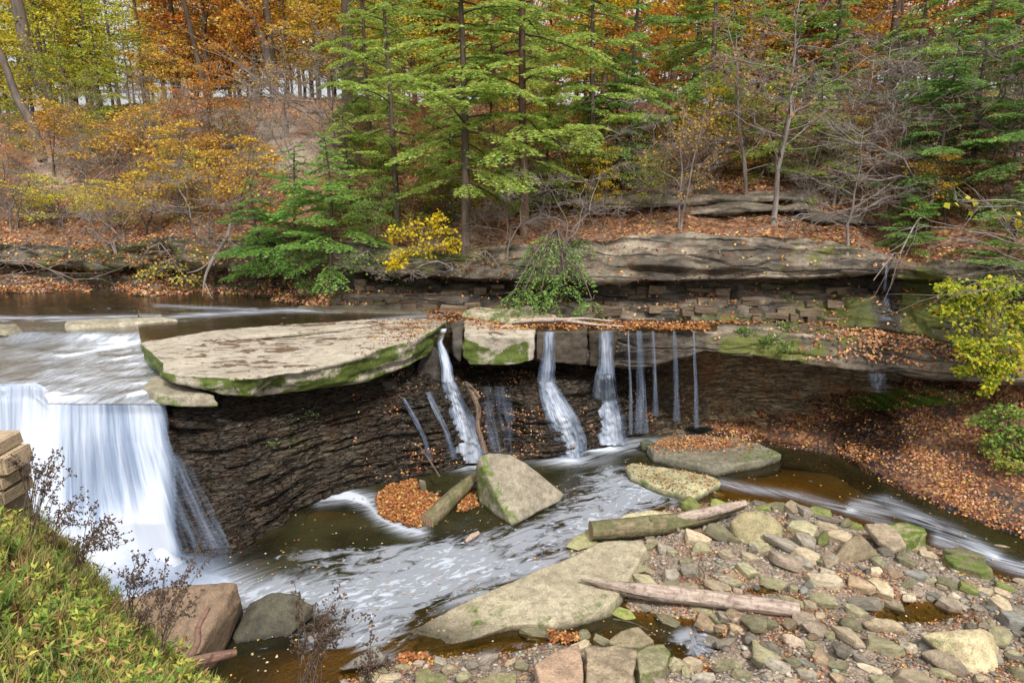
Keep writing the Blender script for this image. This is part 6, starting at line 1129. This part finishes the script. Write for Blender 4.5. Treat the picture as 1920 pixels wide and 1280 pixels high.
def twigs(label, starts, n, L, r, seed, spreadz=.3, name='bare_branches', lean=(1, 0, 0)):
    global rng; keep = rng; rng = np.random.default_rng(seed); base = np.asarray(starts[0]); T = Tubes()
    for s_ in starts:
        for i in range(n):
            d = np.array(lean)+rng.normal(0, 1, 3)*np.array((.25, .25, spreadz)); d /= np.linalg.norm(d); l = L*rng.uniform(.6, 1.1); t = np.linspace(0, 1, 8)[:, None]; p = s_+d*t*l; p[1:] += np.cumsum(rng.normal(0, .03*l, (7, 3)), 0); T.add(p-base, np.linspace(r, r*.25, 8), 5)
            for j in range(9):
                a = rng.uniform(.2, .95); q = np.array([np.interp(a, t[:, 0], p[:, w_]) for w_ in range(3)]); e = d+rdir(1)[0]*.7; l2 = l*rng.uniform(.15, .4); tt = q+e*(np.linspace(0, 1, 4)*l2)[:, None]; tt[1:] += rng.normal(0, .03*l2, (3, 3)); T.add(tt-base, np.linspace(r*.4, r*.12, 4), 3)
    o = link(name, T.mesh(name, M_twig), None, base); rng = keep; return tag(o, label, 'branches')
twigs('bare grey branches reaching in from the left edge over the upper stream', [P(-60, 480, Y=22), P(-60, 540, Y=22)], 3, 3.4, .035, 5, .25, lean=(1, 0, .18))
twigs('long bare pale branches reaching in from the right edge over the ledge', [P(2000, 520, Y=19), P(2000, 480, Y=19)], 3, 4.2, .03, 6, .2, lean=(-1, 0, .1))
twigs('bare branches sweeping up to the left across the right slope', [P(1790, 290, Y=27), P(1740, 340, Y=26)], 3, 6.5, .06, 8, .35, lean=(-1, -.1, -.25))
twigs('bare branches fanning out from the sapling above the tan slope', [P(630, 235, Y=40)], 4, 7, .07, 12, .35, lean=(-1, 0, .25))

# ================================================================== LEAF LITTER AND GROUND COVER
def lit(name, label, me, n, mask=None, M=None, lo=.06, hi=.12, tilt=.45, pal=LITTER, lift=.012):
    p, N = scatter(me, n, mask, M); N = np.where(N[:, 2:3] < 0, -N, N)
    return tag(link(name, litter_leaves(name, p, N, lo, hi, pal, tilt, lift)), label, kind='stuff')
pxm = lambda c: proj(c)
lit('hill_leaf_litter', 'fallen leaves over the hillside', hillside.data, 80000, lambda c, n: (np.abs(n[:, 2]) > .3)*(c[:, 1] < 60)*np.clip(.4+1.6*fbm(c[:, 0]*.4, c[:, 1]*.4, 0, 3), .02, 2)*(24/c[:, 1])**1.2*(1-.85*np.clip(blobs(*proj(c)[:2], [(540, 275, 110, 55, 1.2), (430, 250, 60, 30, .6)]), 0, 1)), None, .09, .18)
lit('shore_leaf_litter', 'band of rusty fallen leaves along the far shore', far_cliff.data, 19000, lambda c, n: (c[:, 2] > 4.45)*np.where(proj(c)[0] < 620, np.exp(-((c[:, 2]-4.55)/.35)**2)*1.5+.12+.5*(np.abs(n[:, 2]) > .5), .012)+(np.abs(n[:, 2]) > .75)*.25, None, .1, .17, .7)
lit('shelf_leaf_litter', 'fallen leaves on the cap rock shelf', ME_shelf, 14000, lambda c, n: (np.abs(n[:, 2]) > .4)*(c[:, 2] > 3.6)*(np.clip(.1+2.2*fbm(c[:, 0]*.6, c[:, 1]*1.2, 3, 3), 0, 2)+.8*np.clip((proj(c)[0]-1500)/100, 0, 1)), None, .08, .14, lift=.09)
lit('bank_leaf_litter', 'fallen leaves thick on the right bank', ME_bank, 26000, lambda c, n: (c[:, 2] > .03)*(1-.8*np.clip(blobs(*proj(c)[:2], [(1640, 800, 50, 50, 1.2)]), 0, 1))*np.clip(.3+2.2*fbm(c[:, 0]*.8, c[:, 1]*.8, c[:, 2]*3, 3), .03, 2), None, .06, .12)
lit('wall_leaf_litter', 'scattered leaves stuck to the wet wall', ME_wall, 2600, lambda c, n: (c[:, 2] > .1)*(proj(c)[0] > 660)*(proj(c)[0] < 1500)*np.clip(-.05+2.*fbm(c[:, 0]*1.3, c[:, 1]*1.3, c[:, 2]*1.3, 3), .03, 2)*(.2+np.abs(n[:, 2])), None, .06, .10, .5)
lit('bar_leaf_litter', 'fallen leaves among the stones of the bar', ME_bed, 17000, lambda c, n: (c[:, 2] > -.03)*np.clip(.05+2.6*fbm(c[:, 0]*.9, c[:, 1]*.9, 7, 3), .04, 3), None, .04, .085, .6, lift=.03)
lit('slab_leaf_litter', 'scattered leaves on the huge pale slab', SLAB.data, 900, lambda c, n: (n[:, 2] > .8)*np.exp(-(((proj(c)[0]-800)/90)**2))+.02*(n[:, 2] > .8), SLAB.location, .06, .1)
for nm, cnt in (('leafy_slab', 2600), ('mossy_flat_rock', 420), ('mossy_slab', 250)):
    o = bpy.data.objects[nm]; lit('rock_leaf_litter', 'leaves lying on a rock in the stream', o.data, cnt, (lambda c, n, o=o: (n[:, 2] > .7)*(blobs(*proj(c)[:2], [(1290, 830, 70, 12, 1.), (1350, 832, 50, 8, .7)])+.02) if o.name == 'leafy_slab' else (n[:, 2] > .7)*1.), o.location, .06, .1)
def raft(label, poly, n, z=.015):
    poly = np.array(poly, float); lo, hi = poly.min(0), poly.max(0); a = rng.uniform(lo, hi, (n*3, 2)); a = a[sdist(a[:, 0], a[:, 1], poly)+9*fbm(a[:, 0]*.06, a[:, 1]*.1, 0, 3) > 0][:n]; p = np.array([P(x, y, z=z) for x, y in a]); p[:, 2] += rng.uniform(0, .05, len(p))
    return tag(link('leaf_raft', litter_leaves('leaf_raft', p, np.tile([0, 0, 1.], (len(p), 1)), .06, .12, np.array([(.36, .13, .045), (.42, .19, .06), (.28, .09, .035), (.5, .3, .1), (.2, .08, .04)]), .5)), label, kind='stuff')
raft('raft of orange leaves caught behind the mossy log', [(704, 930), (730, 912), (775, 900), (790, 925), (822, 932), (818, 955), (792, 982), (775, 988), (740, 980), (712, 962)], 6500)
raft('small raft of orange leaves between log and wedge boulder', [(858, 930), (892, 915), (896, 950), (865, 958)], 1200)
raft('leaves caught on the shore of the puddle arm', [(745, 1232), (800, 1226), (830, 1250), (760, 1262)], 350, .06); raft('leaves caught among stones', [(1030, 1185), (1080, 1190), (1075, 1205), (1040, 1203)], 220, .06); raft('leaves at the shelf lip', [(850, 602), (1330, 612), (1320, 620), (870, 614)], 2600, 4.5)
raft('leaves drifting against the shelf shore', [(790, 580), (900, 574), (1040, 598), (900, 600)], 1500, 4.52)
raft('leaves at the lower edge of the bar', [(1280, 1240), (1330, 1235), (1350, 1262), (1290, 1275)], 350, .12)
k = rng.random((900, 2))*np.array((1500, 420))+np.array((430, 860)); pts = np.array([P(x, y, z=.03) for x, y in k]); b_ = bedz(pts[:, 0], pts[:, 1]) < -.15; pts = pts[b_]
tag(link('floating_leaves', litter_leaves('floating_leaves', pts, np.tile([0, 0, 1.], (len(pts), 1)), .04, .08, np.array([(.6, .36, .1), (.5, .2, .05), (.5, .45, .3)]), .1)), 'single leaves floating on the pool', kind='stuff')

# ---- near bank with its herbs, at the lower left
NB = [(-300, 720, 10), (-60, 850, 9), (30, 925, 8.6), (110, 1005, 8.1), (190, 1075, 7.6), (260, 1140, 7.1), (330, 1210, 6.6), (420, 1262, 6.2), (520, 1320, 5.8), (700, 1420, 5.2)]
C = []
for px, py, Yv in NB:
    py += 80 if px > -100 else 30
    e = P(px, py, Y=Yv); nr = P(px*.7-60, 1500, Y=3.4); C.append([e+np.array((.9, 1.2, -2.5)), e+np.array((.3, .5, -.6)), e, (e+nr)/2+np.array((0, 0, .1)), nr])
G = loft(C, 90, [6, 6, 20, 20], 2); G[..., 2] += .14*fbm(G[..., 0]*1.2, G[..., 1]*1.2, 0, 4)
me = grid_mesh('near_bank', G, M_bank); ME_near = me; tag(link('near_bank', me), 'overgrown bank in the lower left foreground', kind='structure')
def herbs(name, label, n, mask, nl, hgt, ls, wid, pal, lean=.35, up=.5):
    p, N = scatter(ME_near, n, mask); n = len(p); hh = hgt*rng.uniform(.5, 1.2, n); sd = rdir(n)*lean+np.array((.12, -.05, 1)); j = rng.random((n, nl)); c = p[:, None]+sd[:, None]*(j*hh[:, None])[..., None]
    d = rdir(n*nl).reshape(n, nl, 3)*np.array((1, 1, .4))+np.array((0, 0, up)); L = ls*rng.uniform(.6, 1.25, (n, nl)); V, F = leaf_geo(c.reshape(-1, 3), d.reshape(-1, 3), rdir(n*nl)*.5+np.array((0, -.2, 1)), L.ravel(), L.ravel()*wid, .15)
    cc = pal[rng.integers(0, len(pal), n)][:, None]*rng.uniform(.75, 1.25, (n, nl, 1)); return tag(link(name, mesh_np(name, V, F, M_grass, col=np.repeat(cc.reshape(-1, 3), 4, 0), smooth=False)), label, kind='stuff')
nm_ = lambda c, n: (c[:, 2] > 3.5)*1.
def nearm(c, n, f=1.):
    return (c[:, 2] > 3.8)*np.clip(.6+1.2*fbm(c[:, 0]*f, c[:, 1]*f, 2, 3), .08, 2)
HP = np.array([(.2, .3, .05), (.28, .36, .06), (.14, .24, .045), (.4, .42, .08), (.46, .42, .09), (.34, .36, .07), (.4, .26, .1)])
herbs('bank_herbs', 'leafy green herbs covering the near bank', 1500, nearm, 15, .36, .085, .3, HP)
herbs('bank_grass', 'tufts of green and yellowing grass on the near bank', 3000, lambda c, n: nearm(c, n, 2), 9, .12, .26, .05, np.array([(.22, .3, .06), (.4, .38, .12), (.3, .26, .1), (.16, .24, .05), (.35, .2, .1)]), .3, 1.2)
herbs('low_ground_cover', 'low broad leaves close to the soil of the near bank', 2200, nearm, 7, .12, .07, .75, np.array([(.2, .27, .05), (.32, .24, .07), (.14, .2, .04), (.42, .4, .06), (.35, .14, .07)]))
def weed(label, base, tip, n=5, seed=1, leafy=1):
    global rng; keep = rng; rng = np.random.default_rng(seed); base = np.asarray(base); tip = np.asarray(tip)+np.array((0, 0, .12)); n += 3; r = empty('dry_weed', base); tag(r, label, 'weed', 'dry weeds of the near bank'); T = Tubes(); HD = []; LV = []
    for i in range(n):
        e = tip+rng.normal(0, .16, 3)-base; mid = e*.5+np.array((0, 0, .12)); t = catmull(np.array([np.zeros(3)+rng.normal(0, .04, 3), mid, e]), 10); T.add(t, np.linspace(.006, .002, 10), 4)
        for j in range(12):
            a = rng.uniform(.45, 1); q = np.array([np.interp(a, np.linspace(0, 1, 10), t[:, w_]) for w_ in range(3)]); d = e/np.linalg.norm(e)*.5+rdir(1)[0]*.6; l = rng.uniform(.04, .14); T.add(np.array([q, q+d*l]), .0018, 3); HD.append(q+d*l+rng.normal(0, .012, (3, 3)))
        for j in range(10): a = rng.uniform(.1, .9); LV.append(np.array([np.interp(a, np.linspace(0, 1, 10), t[:, w_]) for w_ in range(3)]))
    link('stems', T.mesh('stems', M_dwood), r); H_ = np.concatenate(HD); V = IV[None]*.021+H_[:, None]; F = (IF[None]+np.arange(len(H_))[:, None, None]*len(IV)).reshape(-1, 3)
    link('seed_heads', mesh_np('seed_heads', V.reshape(-1, 3), F, M_leaf, col=np.full((len(H_)*len(IV), 3), (.085, .055, .04))), r)['kind'] = 'stuff'
    L_ = np.array(LV); m = len(L_); V, F = leaf_geo(L_, np.array((.1, 0, -1.))+.5*rdir(m), rdir(m), np.full(m, .07), np.full(m, .016)); link('withered_leaves', mesh_np('withered_leaves', V, F, M_leaf, col=np.tile((.12, .08, .05), (len(V), 1))), r); rng = keep; return r
WD = [((60, 1010, 7.9), (110, 885, 7.9), 'against the left side of the main fall, below the stone wall'), ((90, 1020, 7.8), (140, 960, 7.7), 'second from the stone wall in front of the main fall'), ((130, 1070, 7.5), (240, 1020, 7.2), 'with a long arching stem over the foot of the main fall'), ((60, 960, 8.2), (70, 880, 8.2), 'close beside the stone wall'), ((240, 1150, 7), (290, 1090, 6.9), 'standing before the left end of the big brown boulder'), ((300, 1230, 6.5), (352, 1075, 6.5), 'tall and thin in front of the big brown boulder'), ((250, 1200, 6.8), (300, 1140, 6.6), 'drooping over the near edge of the big brown boulder'), ((590, 1300, 5.9), (600, 1180, 5.9), 'at the bottom left of the pool, right of the dark round boulder'), ((560, 1300, 5.9), (640, 1150, 5.9), 'tallest of the two weeds over the foamy shallows'), ((690, 1330, 5.8), (700, 1230, 5.8), 'in front of the thin triangular rock'), ((150, 1060, 7.6), (185, 1000, 7.5), 'in the middle of the weeds before the main fall')]
for i, (b, t, lab) in enumerate(WD): weed('dry brown weed '+lab, P(b[0], b[1], Y=b[2]), P(t[0], t[1], Y=t[2]), 5, i)
# ---- stone wall at the left edge
wl = empty('stone_wall', P(-80, 960, Y=8.9)); tag(wl, 'low tan stone wall end at the left edge beside the main fall', 'wall')
M_wst = rock_mat('wall_stone', (.36, .27, .17), (.44, .34, .23), (.26, .19, .12), rough=.8, bump=.6, obj=True)
def wall_block(i):
    bm = bmesh.new(); bmesh.ops.create_cube(bm, size=1); bmesh.ops.bevel(bm, geom=bm.edges[:], offset=.06, segments=2, affect='EDGES'); r = random.Random(i)
    for v in bm.verts: v.co += Vector((r.uniform(-.03, .03), r.uniform(-.04, .04), r.uniform(-.03, .03)))
    me = bpy.data.meshes.new('stone_block'); bm.to_mesh(me); bm.free(); me.materials.append(M_wst); return me
wb = [wall_block(i) for i in range(3)]; sc = 8.9/1280
for y0, y1, xr in ((818, 846, 20), (842, 880, 40), (880, 905, 34), (905, 932, 40), (932, 966, 36), (966, 1000, 40)):
    x = xr
    while x > -260:
        w = random.uniform(70, 130); q = P(x-w/2, (y0+y1)/2, Y=8.9)-np.array(wl.location); o = link('stone_block', random.choice(wb), wl, q+np.array((0, random.uniform(-.02, .02), 0))); o.scale = (w*sc*.985, .6, (y1-y0)*sc*.98); x -= w

# ---- small last details: sticks on the bar, herbs on the dark wall
sk = [((1310, 1060), (1322, 1085)), ((1313, 1085), (1303, 1108)), ((1620, 1085), (1650, 1110)), ((1470, 1210), (1510, 1200)), ((1150, 1160), (1215, 1180)), ((1590, 1225), (1560, 1240)), ((1500, 1010), (1530, 1022))]
for i, (p_, q_) in enumerate(sk):
    u_, v_ = P(*p_, z=.42), P(*q_, z=.38); log('stick', 'thin brown stick lying on the stones '+('left of the rounded mossy boulder', 'above the long weathered log', 'below the arched rock', 'at the bottom of the bar', 'under the splintered log end', 'near the lower edge of the bar', 'right of the rounded mossy boulder')[i], [u_, (u_+v_)/2+np.array((.03, .02, .03)), v_], [.018, .016, .008], M_dwood, k=6, cat='stick')
for lab, px, py, rx, rz, n_ in (('tuft of green herbs rooted high on the dark wall under the slab', 575, 772, .5, .15, 60), ('small green tuft on the dark wall above the pool', 515, 832, .25, .12, 50), ('green ferns on the wall behind the threads of water', 1232, 720, .35, .35, 40), ('sprig of green at the lip of the gully', 1480, 560, .4, .2, 60)):
    h = hit(px, py, ['wall', 'cliff', 'shelf'])
    if h: bough('wall_herb', lab, 'plant', h[0], [(px, py, h[0][1]-.12, rx, rz)], n_, .06, W1, pal=[(.16, .26, .05), (.24, .34, .07), (.1, .18, .04)], twr=.004)
